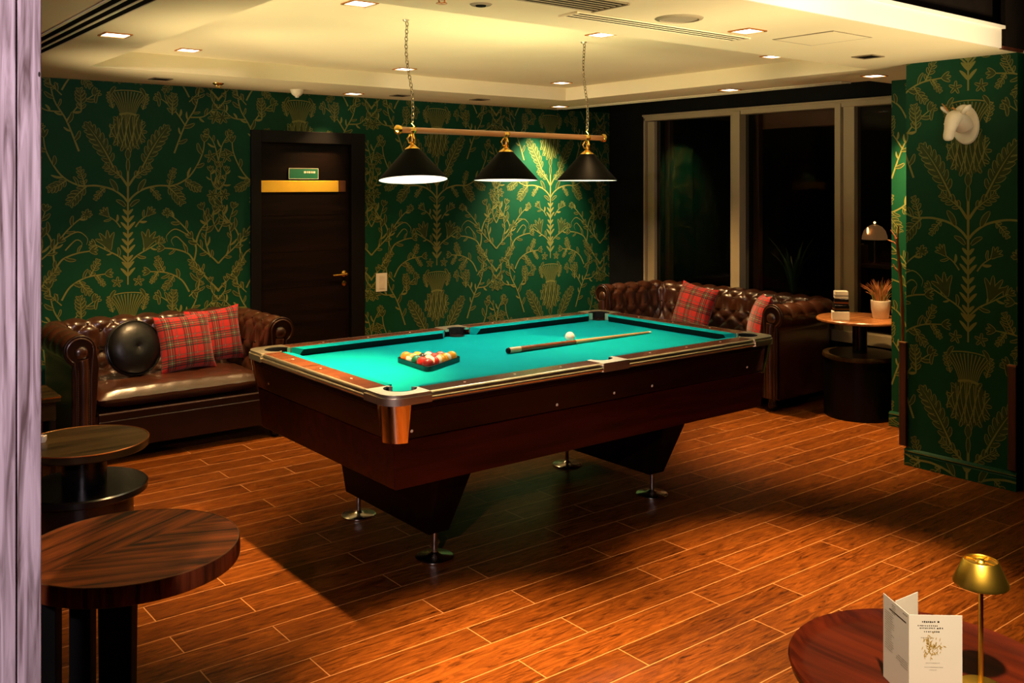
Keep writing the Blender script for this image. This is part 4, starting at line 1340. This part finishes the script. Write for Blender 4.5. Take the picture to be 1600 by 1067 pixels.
# two tier dark table
t = thing('two_tier_table', 'dark round two tier table with olive sheen behind the rosewood table', 'side table', (1.204, 4.837, 0))
disc(MB(), 0.290, 0.438, 0.478).build('tabletop', M['darkwood'], t, smooth=True)
mb = MB().tube([(0.289 * math.cos(2 * PI * i / 72), 0.289 * math.sin(2 * PI * i / 72), 0.4765) for i in range(72)], 0.003, 6, closed=True)
mb.build('edge_ring', M['copper'], t, smooth=True)
disc(MB(), 0.285, 0.232, 0.270).build('shelf', M['blackgloss'], t, smooth=True)
MB().lathe([(0, 0.0), (0.22, 0.0), (0.22, 0.230), (0.10, 0.233), (0.10, 0.437), (0, 0.437)], 48).build('pedestal', M['blackgloss'], t, smooth=True)
c = thing('tea_light_holder', 'small white tea light holder on the dark two tier table', 'candle holder', (1.0375, 4.925, 0.478))
MB().lathe([(0, 0), (0.017, 0), (0.021, 0.012), (0.021, 0.030), (0.016, 0.031), (0.015, 0.020), (0, 0.020)], 28).build('holder', M['white'], c, smooth=True)
MB().lathe([(0, 0.0195), (0.009, 0.0195), (0.008, 0.027), (0, 0.028)], 16).build('candle', M['stick'], c, smooth=True)
# small square table by the sofa arm
t = thing('square_side_table', 'small dark square side table with pale olive top by the left sofa arm', 'side table', (1.07, 5.77, 0))
MB().box(-0.20, -0.19, 0.520, 0.20, 0.19, 0.548).build('tabletop', M['darkwood'], t, bevel=0.003)
MB().box(-0.203, -0.193, 0.541, 0.203, -0.190, 0.549).box(0.200, -0.193, 0.541, 0.203, 0.193, 0.549).build('edge_strip', M['brass'], t)
MB().box(-0.18, -0.17, 0.42, 0.18, 0.17, 0.52).build('apron', M['darkwood'], t, bevel=0.003)
for sx in (-1, 1):
    for sy in (-1, 1):
        MB().prism([(sx * 0.165 + a * 0.014, sy * 0.155 + b * 0.014) for a, b in ((-1, -1), (1, -1), (1, 1), (-1, 1))], 0, 0.42).build('leg', M['blackgloss'], t, bevel=0.003)

# ------------------------------------------------------------------ tray table in the right foreground with menu and lamp
TR = 0.575
def cam_xy(u, d):
    l = (u - 800) / 1487.0 * d
    return Vector((d * FX + l * FY, d * FY - l * FX))
cT = cam_xy(1446, 2.185)
t = thing('round_tray_table', 'round mahogany table with raised rim in the right foreground', 'side table', (cT.x, cT.y, 0))
MB().lathe([(0, TR - 0.035), (0.262, TR - 0.035), (0.296, TR - 0.010), (0.303, TR + 0.012), (0.300, TR + 0.018), (0.293, TR + 0.015), (0.276, TR + 0.002), (0.262, TR - 0.0), (0, TR)], 96).build('tabletop', M['traywood'], t, smooth=True)
MB().lathe([(0, 0.0), (0.20, 0.0), (0.20, 0.012), (0.05, 0.03), (0.035, 0.06), (0.035, TR - 0.06), (0.07, TR - 0.035), (0, TR - 0.035)], 48).build('pedestal', M['blackgloss'], t, smooth=True)

# gold table lamp
cL = cam_xy(1532.5, 2.12)
zs = TR + 0.001
t = thing('table_lamp', 'small gold metal table lamp with cone shade on the mahogany tray table', 'table lamp', (cL.x, cL.y, zs))
MB().lathe([(0, 0), (0.045, 0), (0.047, 0.004), (0.045, 0.009), (0.008, 0.012), (0, 0.012)], 40).build('base', M['gold_lamp'], t, smooth=True)
MB().tube([(0, 0, 0.010), (0, 0, 0.25)], 0.0052, 16).build('stem', M['gold_lamp'], t, smooth=True)
mb = MB()
mb.lathe([(0.0330, 0.2855), (0.0345, 0.288), (0.0368, 0.286), (0.0500, 0.256), (0.0570, 0.241), (0.0575, 0.235), (0.053, 0.2325), (0.051, 0.236), (0.035, 0.280), (0.0330, 0.2855)], 64, caps=False)
shd = mb.build('lamp_shade', M['gold_lamp'], t, smooth=True)
mb = MB().lathe([(0, 0.2815), (0.033, 0.2815), (0.033, 0.2840), (0.012, 0.2845), (0.008, 0.2885), (0, 0.289)], 40)
mb.box(-0.033, -0.0015, 0.283, 0.033, 0.0015, 0.2865); mb.box(-0.0015, -0.033, 0.283, 0.0015, 0.033, 0.2865)
mb.build('shade_cap', M['gold_lamp'], shd, smooth=True)
MB().lathe([(0.0, 0.2275), (0.030, 0.2290), (0.051, 0.2345), (0.049, 0.240), (0, 0.238)], 40).build('diffuser', M['white'], t, smooth=True)

# folded menu card
def at(u, d): return cam_xy(u, d)
ms = at(1420.5, 2.066)
t = thing('menu_card', 'folded cream menu card standing open on the mahogany tray table', 'menu', (ms.x, ms.y, TR + 0.001))
MH = 0.190
def panel(a, b, z1, name):
    a = a - ms; b = b - ms; d = (b - a).normalized(); n_ = Vector((-d.y, d.x)) * 0.0006
    pts = [a + n_, a - n_, b - n_, b + n_]
    return MB().prism([tuple(p) for p in pts], 0, z1).build(name, M['paperw'], t), a, b
pR, aR, bR = panel(ms, at(1503.5, 2.062), MH, 'front_page')
pL_, aL, bL = panel(ms, at(1380.5, 2.176), MH, 'side_page')
pB, aB, bB = panel(at(1399, 2.134), at(1434, 2.182), MH, 'back_page')
def marks(parent, a, b, items, m, name):
    """items: (u0, v0, u1, v1) in fractions across and metres from the top, on the camera side of the panel"""
    d = (b - a); w = d.length; dn = d.normalized(); n_ = Vector((dn.y, -dn.x))
    if n_.dot(-(ms + a * 0)) < 0: n_ = -n_
    mb = MB()
    for u0, v0, u1, v1 in items:
        p0 = a + d * u0 + n_ * 0.0008; p1 = a + d * u1 + n_ * 0.0008
        mb.add([(p0.x, p0.y, MH - v1), (p1.x, p1.y, MH - v1), (p1.x, p1.y, MH - v0), (p0.x, p0.y, MH - v0)], [(0, 1, 2, 3)])
    return mb.build(name, m, parent)
rm = random.Random(2)
def dashes(u0, u1, v, h, n, gap=0.25):
    out = []; w = (u1 - u0) / n
    for i in range(n):
        out.append((u0 + w * i, v + rm.uniform(0, h * 0.2), u0 + w * (i + 1 - gap * rm.uniform(0.6, 1.4)), v + h * rm.uniform(0.75, 1.0)))
    return out
marks(pR, aR, bR, dashes(0.24, 0.50, 0.0125, 0.0042, 7) + dashes(0.53, 0.58, 0.0125, 0.0042, 1) + dashes(0.16, 0.55, 0.0215, 0.0028, 11, 0.4) + dashes(0.20, 0.50, 0.0265, 0.0032, 9, 0.4) + dashes(0.52, 0.66, 0.0265, 0.0036, 3, 0.4) + dashes(0.28, 0.58, 0.0345, 0.0028, 8, 0.45), M['ink'], 'lettering')
marks(pR, aR, bR, dashes(0.22, 0.45, 0.0480, 0.0018, 14, 0.35) + dashes(0.31, 0.58, 0.103, 0.0014, 12, 0.35) + dashes(0.29, 0.64, 0.112, 0.0016, 14, 0.35) + dashes(0.38, 0.52, 0.118, 0.0014, 6, 0.35), M['inkgrey'], 'lettering')
# botanical drawing in gold
d = bR - aR; dn = d.normalized(); n_ = Vector((dn.y, -dn.x))
mbg = MB(); wR = d.length
def gp(u, v): p = aR + d * u + n_ * 0.0009; return (p.x, p.y, MH - v)
for i in range(95):
    cu, cv = rm.gauss(0.43, 0.09), rm.gauss(0.070, 0.011)
    if not 0.20 < cu < 0.68: continue
    an = rm.choice([-1.0, -0.7, -2.0, 0.6, -1.4]) + rm.uniform(-0.3, 0.3); l_ = rm.uniform(0.005, 0.013); w_ = rm.uniform(0.0012, 0.0026)
    ca, sa = math.cos(an), math.sin(an)
    pts = []
    for e, s_ in ((-1, 0), (0, 1), (1, 0), (0, -1)):
        x = e * l_ / 2 * ca - s_ * w_ / 2 * sa; y = e * l_ / 2 * sa + s_ * w_ / 2 * ca
        pts.append(gp(cu + x / wR, cv + y))
    mbg.add(pts, [(0, 1, 2, 3)])
mbg.build('plant_drawing', M['inkgold'], pR)
marks(pL_, aL, bL, [(0.10, 0.0215, 0.75, 0.0240)] + dashes(0.06, 0.24, 0.006, 0.0020, 3) , M['ink'], 'lettering')
it = []
for k in range(5): it += dashes(0.52 - 0.02 * (k % 2), 0.66, 0.008 + 0.0045 * k, 0.0018, 3)
for k in range(17): it += dashes(rm.uniform(0.55, 0.68), 0.93, 0.032 + 0.0052 * k, 0.0016, 8)
for k in range(4): it += dashes(0.05, rm.uniform(0.30, 0.52), 0.108 + 0.005 * k, 0.0016, 8)
marks(pL_, aL, bL, it, M['inkgrey'], 'lettering')

# ------------------------------------------------------------------ drum table with pot and leaflets at the right
t = thing('drum_side_table', 'round black drum side table with amber wood top by the papered column', 'side table', (6.36, 3.935, 0))
disc(MB(), 0.308, 0.694, 0.716).build('tabletop', M['oaktop'], t, smooth=True)
MB().lathe([(0, 0.4585), (0.052, 0.4585), (0.052, 0.694), (0, 0.694)], 32).build('column', M['blackgloss'], t, smooth=True)
MB().lathe([(0, 0), (0.250, 0), (0.254, 0.004), (0.254, 0.425), (0, 0.425)], 64).build('drum', M['lacquer'], t, smooth=True)
MB().lathe([(0, 0.425), (0.262, 0.425), (0.266, 0.436), (0.262, 0.458), (0, 0.458)], 64).build('shelf', M['darkwood'], t, smooth=True)

pp = cam_xy(1376, 7.00)
t = thing('potted_grass', 'white pot of coppery dry grass on the amber side table', 'potted plant', (pp.x, pp.y, 0.716))
MB().lathe([(0, 0.0), (0.052, 0.0), (0.056, 0.004), (0.064, 0.055), (0.066, 0.058), (0.070, 0.130), (0.068, 0.132), (0.064, 0.128), (0.062, 0.11), (0, 0.11)], 48).build('pot', M['ceram'], t, smooth=True)
rg = random.Random(5); mbA = MB(); mbB = MB()
for i in range(150):
    a = rg.uniform(0, 2 * PI); r0 = rg.uniform(0, 0.05); le = rg.uniform(0.11, 0.21); tl = rg.uniform(0.25, 1.05) * (0.5 + r0 * 13)
    b0 = Vector((r0 * math.cos(a), r0 * math.sin(a), 0.105)); dr = Vector((math.cos(a), math.sin(a), 0))
    p1 = b0 + Vector((0, 0, le * 0.5)) + dr * le * 0.18 * tl; p2 = b0 + Vector((0, 0, le * (1 - 0.3 * tl))) + dr * le * 0.62 * tl
    tgt = mbB if i % 3 == 0 else mbA
    sc_ = 0.6 if i % 3 == 0 else 1
    C = catmull([b0, b0.lerp(p1, sc_), p1.lerp(p2, sc_)], 3)
    tgt.tube(C, [0.0024 * (1.05 - k / len(C)) for k in range(len(C))], 4)
o = mbA.build('grass', M['grassbr'], t); o['kind'] = 'stuff'
o = mbB.build('green_blades', M['grassgr'], t); o['kind'] = 'stuff'

# stack of leaflet boxes
bp_ = cam_xy(1313, 6.93)
def carton(lbl, dx, z0, w, d_, h, m, rot, band=None):
    o = thing('leaflet_box', lbl, 'box', (bp_.x + dx * FY, bp_.y - dx * FX, 0.716 + z0), -0.90 + rot, 'boxes stacked on the amber side table')
    MB().box(-w / 2, -d_ / 2, 0, w / 2, d_ / 2, h).build('carton', m, o, bevel=0.003)
    if band: MB().box(-w / 2 - 0.0008, -d_ / 2 - 0.0008, h * 0.25, w / 2 + 0.0008, d_ / 2 + 0.0008, h * 0.5).build('band', band, o)
    return o
carton('white box at the bottom of the small stack on the amber side table', 0, 0, 0.120, 0.085, 0.062, M['porcelain'], 0)
carton('black box with copper band second in the small stack on the amber side table', 0.004, 0.0625, 0.105, 0.08, 0.045, M['blackgloss'], 0.1, M['copper'])
carton('black box third in the small stack on the amber side table', 0.006, 0.1080, 0.100, 0.075, 0.048, M['blackgloss'], -0.05, M['copper'])
carton('white and dark box topping the small stack on the amber side table', 0.004, 0.1565, 0.092, 0.07, 0.052, M['porcelain'], 0.08, M['inkgrey'])

# cane in the corner, corner guards on the pillar
p0, p1 = Vector((6.20, 3.485, 0.0)), Vector((5.98, 3.415, 1.34))
t = thing('wall_cane', 'knotty brown cane leaning in the corner between column and pillar', 'cane', (p0.x, p0.y, 0))
C = []
for i in range(29):
    q_ = i / 28
    p = Vector((0, 0, 0)).lerp(p1 - p0, q_)
    C.append(p + Vector((0.006 * math.sin(q_ * 9), 0.012 * math.sin(q_ * 7 + 0.5), 0)))
mb = MB().tube(C, [0.014 - 0.005 * i / 28 + (0.004 if i in (6, 12, 18, 24) else 0) for i in range(29)], 12)
mb.build('shaft', M['stick'], t, smooth=True)
mb = MB()
for k, (dx, dy, dz) in enumerate(((0.0, 0.05, 0.10), (-0.02, -0.02, 0.13), (0.01, 0.075, 0.03))):
    e = C[-2]; mb.tube([e, e + Vector((dx * 0.5, dy * 0.4, dz * 0.6)), e + Vector((dx, dy, dz))], [0.008, 0.006, 0.004], 8)
mb.tube([C[23], C[23] + Vector((-0.01, 0.03, 0.03)), C[23] + Vector((-0.01, 0.045, 0.06))], [0.007, 0.006, 0.004], 8)
mb.build('twig', M['stick'], t, smooth=True)
def guard(y, lbl, z1):
    o = thing('corner_guard', lbl, 'corner guard', (XP, y, 0.0), 0)
    MB().box(-0.022, -0.022, 0.115, 0.0, 0.022, z1).build('strip', M['guard'], o, bevel=0.003)
    MB().box(-0.024, -0.024, z1, 0.0, 0.024, z1 + 0.010).build('cap', M['oaktop'], o, bevel=0.002)
guard(3.076, 'brown wooden corner guard on the left edge of the papered pillar', 0.735)
guard(2.432, 'brown wooden corner guard on the right edge of the papered pillar', 0.690)

# white animal head on an oval plaque
t = thing('wall_mounted_head', 'cream porcelain animal head on oval plaque on the papered pillar', 'wall ornament', (XP - 0.001, 2.700, 2.045))
pts = []
mb = MB().lathe([(0, 0.0), (0.100, 0.0), (0.104, 0.006), (0.098, 0.014), (0.085, 0.016), (0, 0.018)], 48)
mb.xform(Matrix.Rotation(-0.16, 4, 'X') @ Matrix.Diagonal((1, 0.80, 1.12, 1)) @ Matrix.Rotation(-PI / 2, 4, 'Y'))
mb.build('plaque', M['porcelain'], t, smooth=True)
# head: loft from plaque outwards to the poll then down the face to the muzzle
cent = [(-0.005, 0.0, -0.01), (-0.045, 0.004, 0.018), (-0.085, 0.008, 0.040), (-0.112, 0.012, 0.034), (-0.128, 0.016, 0.004), (-0.140, 0.020, -0.035), (-0.150, 0.022, -0.068), (-0.155, 0.023, -0.088), (-0.156, 0.023, -0.098)]
rad = [0.060, 0.050, 0.044, 0.045, 0.041, 0.032, 0.031, 0.026, 0.010]
mb = MB(); mb.tube(catmull([Vector(p) for p in cent], 4), [rad[int(i / 4)] + (rad[min(8, int(i / 4) + 1)] - rad[int(i / 4)]) * ((i % 4) / 4) for i in range(33)], 24, flat=0.92)
hd = mb.build('head', M['porcelain'], t, smooth='full', sub=1)
for sy, tw in ((-1, 0), (1, 0)):
    mb = MB()
    b0 = Vector((-0.095, 0.008 + sy * 0.036, 0.058)); tip = b0 + Vector((-0.006, sy * 0.050, 0.046))
    mb.tube([b0, b0.lerp(tip, 0.45), b0.lerp(tip, 0.8), tip], [0.014, 0.028, 0.024, 0.006], 14, flat=0.45)
    mb.build('ear', M['porcelain'], hd, smooth='full')
    MB().sphere((-0.140, 0.016 + sy * 0.034, 0.000), 0.0065, 12, 8).build('eye', M['porcelain'], hd, smooth='full')
mb = MB().tube([Vector((-0.112, 0.045, 0.075)), Vector((-0.116, 0.058, 0.095)), Vector((-0.120, 0.078, 0.120))], [0.005, 0.004, 0.003], 8)
mb.build('horn', M['copper'], hd, smooth=True)
mb = MB().tube([Vector((-0.112, 0.0, 0.078)), Vector((-0.116, 0.012, 0.088)), Vector((-0.118, 0.020, 0.092))], [0.005, 0.005, 0.006], 8)
mb.build('horn', M['copper'], hd, smooth=True)

# ------------------------------------------------------------------ beyond the window
for i, (x, y, lb) in enumerate(((7.07, 6.475, 'slim brown post standing in for a reflection in the left window pane'), (7.07, 5.40, 'slim brown post standing in for a reflection in the middle window pane'))):
    o = MB().box(-0.02, -0.03, 0, 0.04, 0.03, 2.36).build('reflection_post', M['brownpost'], bevel=0.003)  # added bar that imitates a brown strip reflected in the pane
    tag(o, lb, 'post', loc=(x, y, 0))
o = MB().box(-0.05, -0.9, 0, 0.05, 0.9, 0.16).build('reflection_beam', M['brownpost'], bevel=0.003)  # added bar that imitates the ceiling strip mirrored in the glass
tag(o, 'brown beam standing in for a ceiling reflection atop the middle window pane', 'beam', loc=(7.6, 5.5, 2.36))
o.location = (7.16, 5.02, 2.20); o.scale = (1, 0.5, 0.9)
t = thing('terrace_console', 'dark console outside the right window pane carrying lamp and books', 'console table', (7.6, 4.55, 0))
MB().box(-0.16, -0.42, 0.985, 0.16, 0.20, 1.015).build('tabletop', M['brownpost'], t, bevel=0.003)
for sx in (-1, 1):
    for yy in (-0.38, 0.16): MB().box(sx * 0.13 - 0.018, yy - 0.018, 0, sx * 0.13 + 0.018, yy + 0.018, 0.985).build('leg', M['blackgloss'], t)
t = thing('dome_lamp', 'dome table lamp with amber glass on the console outside the window', 'table lamp', (7.6, 4.56, 1.015))
MB().lathe([(0, 0), (0.05, 0), (0.05, 0.01), (0.006, 0.016), (0.006, 0.19), (0, 0.19)], 28).build('base', M['brass'], t, smooth=True)
MB().lathe([(0.107, 0.205), (0.104, 0.235), (0.090, 0.280), (0.062, 0.315), (0.025, 0.333), (0.0, 0.336)], 40, caps=False).build('glass_dome', M['amberglass'], t, smooth=True)
MB().sphere((-0.108, 0.0, 0.285), 0.010, 12, 10, sc=(0.4, 1, 3.0)).build('flame_bulb', M['amberbulb'], t, smooth=True)
MB().sphere((0, 0, 0.352), 0.010, 12, 8).build('finial', M['amberbulb'], t, smooth=True)
for k, (y, m_, c_) in enumerate(((4.655, 'porcelain', 'pale book left of the dome lamp outside the window'), (4.615, 'brownpost', 'brown book beside the pale book outside the window'))):
    o = thing('book', c_, 'book', (7.5, y, 1.015), 0, 'books on the terrace console')
    MB().box(-0.06, -0.016, 0, 0.06, -0.013, 0.17 - 0.01 * k).box(-0.06, 0.013, 0, 0.06, 0.016, 0.17 - 0.01 * k).box(-0.062, -0.016, 0, -0.059, 0.016, 0.17 - 0.01 * k).build('cover', M['guard'] if k else M['grey'], o)
    MB().box(-0.058, -0.013, 0.003, 0.056, 0.013, 0.165 - 0.01 * k).build('pages', M['grey'], o)
t = thing('planter_with_spiky_plant', 'dark spiky leaved plant in a tall planter outside the window', 'potted plant', (7.22, 5.12, 0))
MB().prism([(-0.11, -0.11), (0.11, -0.11), (0.11, 0.11), (-0.11, 0.11)], 0, 0.74, top=[(-0.13, -0.13), (0.13, -0.13), (0.13, 0.13), (-0.13, 0.13)]).build('planter', M['blackgloss'], t, bevel=0.004)
rl = random.Random(9)
for i in range(20):
    a = 2 * PI * i / 20 + rl.uniform(-0.2, 0.2); le = rl.uniform(0.34, 0.58); sp = rl.uniform(0.12, 0.55)
    dr = Vector((math.cos(a), math.sin(a), 0)); b0 = dr * 0.02 + Vector((0, 0, 0.735))
    p2 = b0 + dr * le * sp + Vector((0, 0, le * (1 - 0.35 * sp)))
    mid = b0 + dr * le * sp * 0.35 + Vector((0, 0, le * 0.55))
    C = catmull([b0, mid, p2], 4)
    mb = MB().tube(C, [0.013 * math.sin(PI * (0.25 + 0.74 * k / (len(C) - 1))) + 0.001 for k in range(len(C))], 6, flat=0.3)
    mb.build('leaf', M['leafgr'], t, smooth=True)
light('plant_fill', 'SPOT', (7.5, 4.9, 2.25), 14.0, WARM, (7.2, 5.12, 0.8), spot_size=math.radians(40))  # fill spot added to brighten the spiky plant, no lamp hangs there

# ------------------------------------------------------------------ ceiling fittings
DW = 'square downlights in the ceiling'
def downlight(x, y, z, lbl, lit=True, watts=0.0, spot=46, tgt=None, size=0.055, blend=1.0, col=WARM):
    t = thing('downlight', lbl, 'downlight', (x, y, z), 0, DW)
    s = size
    mb = MB()
    mb.box(-s - 0.010, -s - 0.010, -0.006, s + 0.010, -s, -0.0005); mb.box(-s - 0.010, s, -0.006, s + 0.010, s + 0.010, -0.0005)
    mb.box(-s - 0.010, -s, -0.006, -s, s, -0.0005); mb.box(s, -s, -0.006, s + 0.010, s, -0.0005)
    mb.build('bezel', M['copper'] if lit else M['lensoff'], t)
    MB().box(-s, -s, -0.003, s, s, -0.0006).build('lens', M['lens'] if lit else M['slotblack'], t)
    if lit and watts:
        light('downlight_beam', 'SPOT', (x, y, z - 0.012), watts * 5.0, col, tgt or (x, y, 0), spot_size=math.radians(spot), spot_blend=blend, shadow_soft_size=0.03)
tl = 'raised ceiling tray'
downlight(2.085, 5.925, TRAY, 'lit square downlight in the raised ceiling tray, back row nearest the left sofa', True, 72, 90, (2.15, 6.2, 0))
downlight(3.665, 5.925, TRAY, 'lit square downlight in the raised ceiling tray behind the left lamp chain', True, 42, 92, (3.9, 6.2, 0))
downlight(5.180, 5.925, TRAY, 'lit square downlight in the raised tray corner near the window', True, 75, 60, (6.35, 5.75, 0.6))
downlight(2.17, 3.90, TRAY, 'lit square downlight at the tray front edge, left of the lamp chains', True, 165, 48, (1.90, 4.08, 0))
downlight(3.69, 3.885, TRAY, 'lit downlight half hidden by the tray front edge beside the long grille', True, 30)
downlight(5.20, 3.84, TRAY, 'lit downlight at the tray front edge below the access panel', True, 80, 46, (5.3, 3.6, 0))
downlight(1.347, 4.842, CEIL, 'lit square downlight in the low ceiling beside the black slots', True, 50)
downlight(3.725, 6.80, CEIL, 'lit downlight close to the green wall above the dark door', True, 22, 60, (3.42, 7.06, 1.55))
downlight(5.848, 6.721, CEIL, 'lit downlight in the back corner over the window sofa end', True, 105, 84, (5.80, 7.05, 1.05), col=WARMW)
downlight(5.852, 4.729, CEIL, 'lit downlight in the low ceiling over the middle window', True, 85, 70, (5.60, 4.35, 0))
downlight(5.857, 3.517, CEIL, 'lit downlight near the papered column top', True, 70, 56, (6.22, 3.42, 1.35))
downlight(3.675, 2.864, CEIL, 'lit square downlight in the front ceiling right of the round speaker', True, 200, 46, (3.50, 2.35, 0))
downlight(4.95, 3.012, CEIL, 'unlit dark downlight between access panel and pillar', False)
downlight(2.05, 2.75, CEIL, 'lit square downlight in the front ceiling left of the grilles', True, 270, 44, (2.08, 2.50, 0))
downlight(2.157, 6.475 + 0.2, CEIL, 'unlit dark downlight by the back wall above the left sofa', False)
downlight(4.104, 6.707, CEIL, 'unlit dark downlight by the back wall right of the door', False)
downlight(4.834, 6.60, CEIL, 'unlit dark downlight by the back wall above the lamp bar', False)

def slots(name, lbl, x0, y0, x1, y1, along, n, mb_mat='ceiling', z=CEIL):
    t = thing(name, lbl, 'air grille', ((x0 + x1) / 2, (y0 + y1) / 2, z))
    w, d_ = (x1 - x0) / 2, (y1 - y0) / 2
    MB().box(-w, -d_, -0.004, w, d_, -0.0005).build('backing', M['slotblack'], t)
    mb = MB()
    if along == 'x':
        for k in range(n + 1):
            y = -d_ + 2 * d_ * k / n; mb.box(-w, y - 0.0035, -0.007, w, y + 0.0035, -0.002)
        mb.box(-w - 0.008, -d_ - 0.006, -0.010, -w + 0.004, d_ + 0.006, -0.002); mb.box(w - 0.004, -d_ - 0.006, -0.010, w + 0.008, d_ + 0.006, -0.002)
    else:
        for k in range(n + 1):
            x = -w + 2 * w * k / n; mb.box(x - 0.006, -d_, -0.008, x + 0.006, d_, -0.002)
        mb.box(-w - 0.006, -d_ - 0.008, -0.010, w + 0.006, -d_ + 0.004, -0.002); mb.box(-w - 0.006, d_ - 0.004, -0.010, w + 0.006, d_ + 0.008, -0.002)
    mb.build('slats', M[mb_mat], t)
    return t
slots('slot_diffuser', 'long black slot diffuser in the ceiling at the upper left', 1.065, 2.6, 1.215, 6.4, 'y', 3)
slots('linear_grille', 'long slatted air grille in the front ceiling before the round speaker', 2.70, 2.985, 3.84, 3.095, 'x', 3)
slots('return_grille', 'wide grey return air grille at the top edge left of the long grille', 2.16, 2.72, 2.73, 2.925, 'x', 6, 'grey')
slots('slot_diffuser', 'dark slot diffuser along the ceiling edge above the window', 5.985, 3.85, 6.09, 6.9, 'y', 2)
t = thing('access_panel', 'flush square access panel in the front ceiling near the pillar', 'access panel', (4.155, 2.78, CEIL))
MB().box(-0.165, -0.175, -0.003, 0.165, 0.175, -0.0005).build('frame', M['grey'], t)
MB().box(-0.155, -0.165, -0.0036, 0.155, 0.165, -0.003).build('door', M['ceiling'], t)
t = thing('ceiling_speaker', 'round ceiling speaker beside the long air grille', 'ceiling speaker', (3.165, 2.835, CEIL))
MB().lathe([(0, -0.004), (0.082, -0.004), (0.086, -0.0005), (0, -0.0005)], 48).build('mesh_cover', M['greyd'], t, smooth=True)
MB().lathe([(0.084, -0.0005), (0.086, -0.009), (0.102, -0.005), (0.106, -0.0005)], 48, caps=False).build('bezel', M['grey'], t, smooth=True)
t = thing('ceiling_vent', 'small round dark vent in the front ceiling between sprinkler and grille', 'ceiling vent', (2.285, 3.11, CEIL))
MB().lathe([(0, -0.012), (0.020, -0.010), (0.024, -0.0005), (0, -0.0005)], 28).build('core', M['slotblack'], t, smooth=True)
MB().lathe([(0.024, -0.006), (0.040, -0.005), (0.046, -0.0005)], 32, caps=False).build('ring', M['grey'], t, smooth=True)
for x, y, lb, gm in ((2.06, 3.06, 'copper sprinkler head at the very top edge of the front ceiling', 'copper'), (2.579, 6.712, 'gold sprinkler head on the ceiling above the left of the door', 'brass')):
    t = thing('sprinkler', lb, 'sprinkler', (x, y, CEIL))
    MB().lathe([(0.040, -0.0005), (0.038, -0.006), (0.026, -0.014), (0, -0.014)], 32, caps=False).build('rosette', M[gm], t, smooth=True)
    mb = MB().lathe([(0, -0.030), (0.022, -0.030), (0.022, -0.0325), (0, -0.0325)], 24)
    mb.tube([(-0.012, 0, -0.012), (-0.014, 0, -0.024), (0, 0, -0.031)], 0.003, 8); mb.tube([(0.012, 0, -0.012), (0.014, 0, -0.024), (0, 0, -0.031)], 0.003, 8)
    mb.build('deflector', M[gm], t, smooth=True)
t = thing('ceiling_camera', 'cream cone shaped sensor hanging from the ceiling above the door', 'sensor', (3.231, 6.79, CEIL))
MB().lathe([(0, -0.0005), (0.052, -0.0005), (0.052, -0.008), (0.040, -0.035), (0.022, -0.050), (0, -0.050)], 36).build('body', M['porcelain'], t, smooth=True)
MB().lathe([(0, -0.050), (0.016, -0.050), (0.014, -0.060), (0, -0.064)], 24).build('lens', M['white'], t, smooth=True)
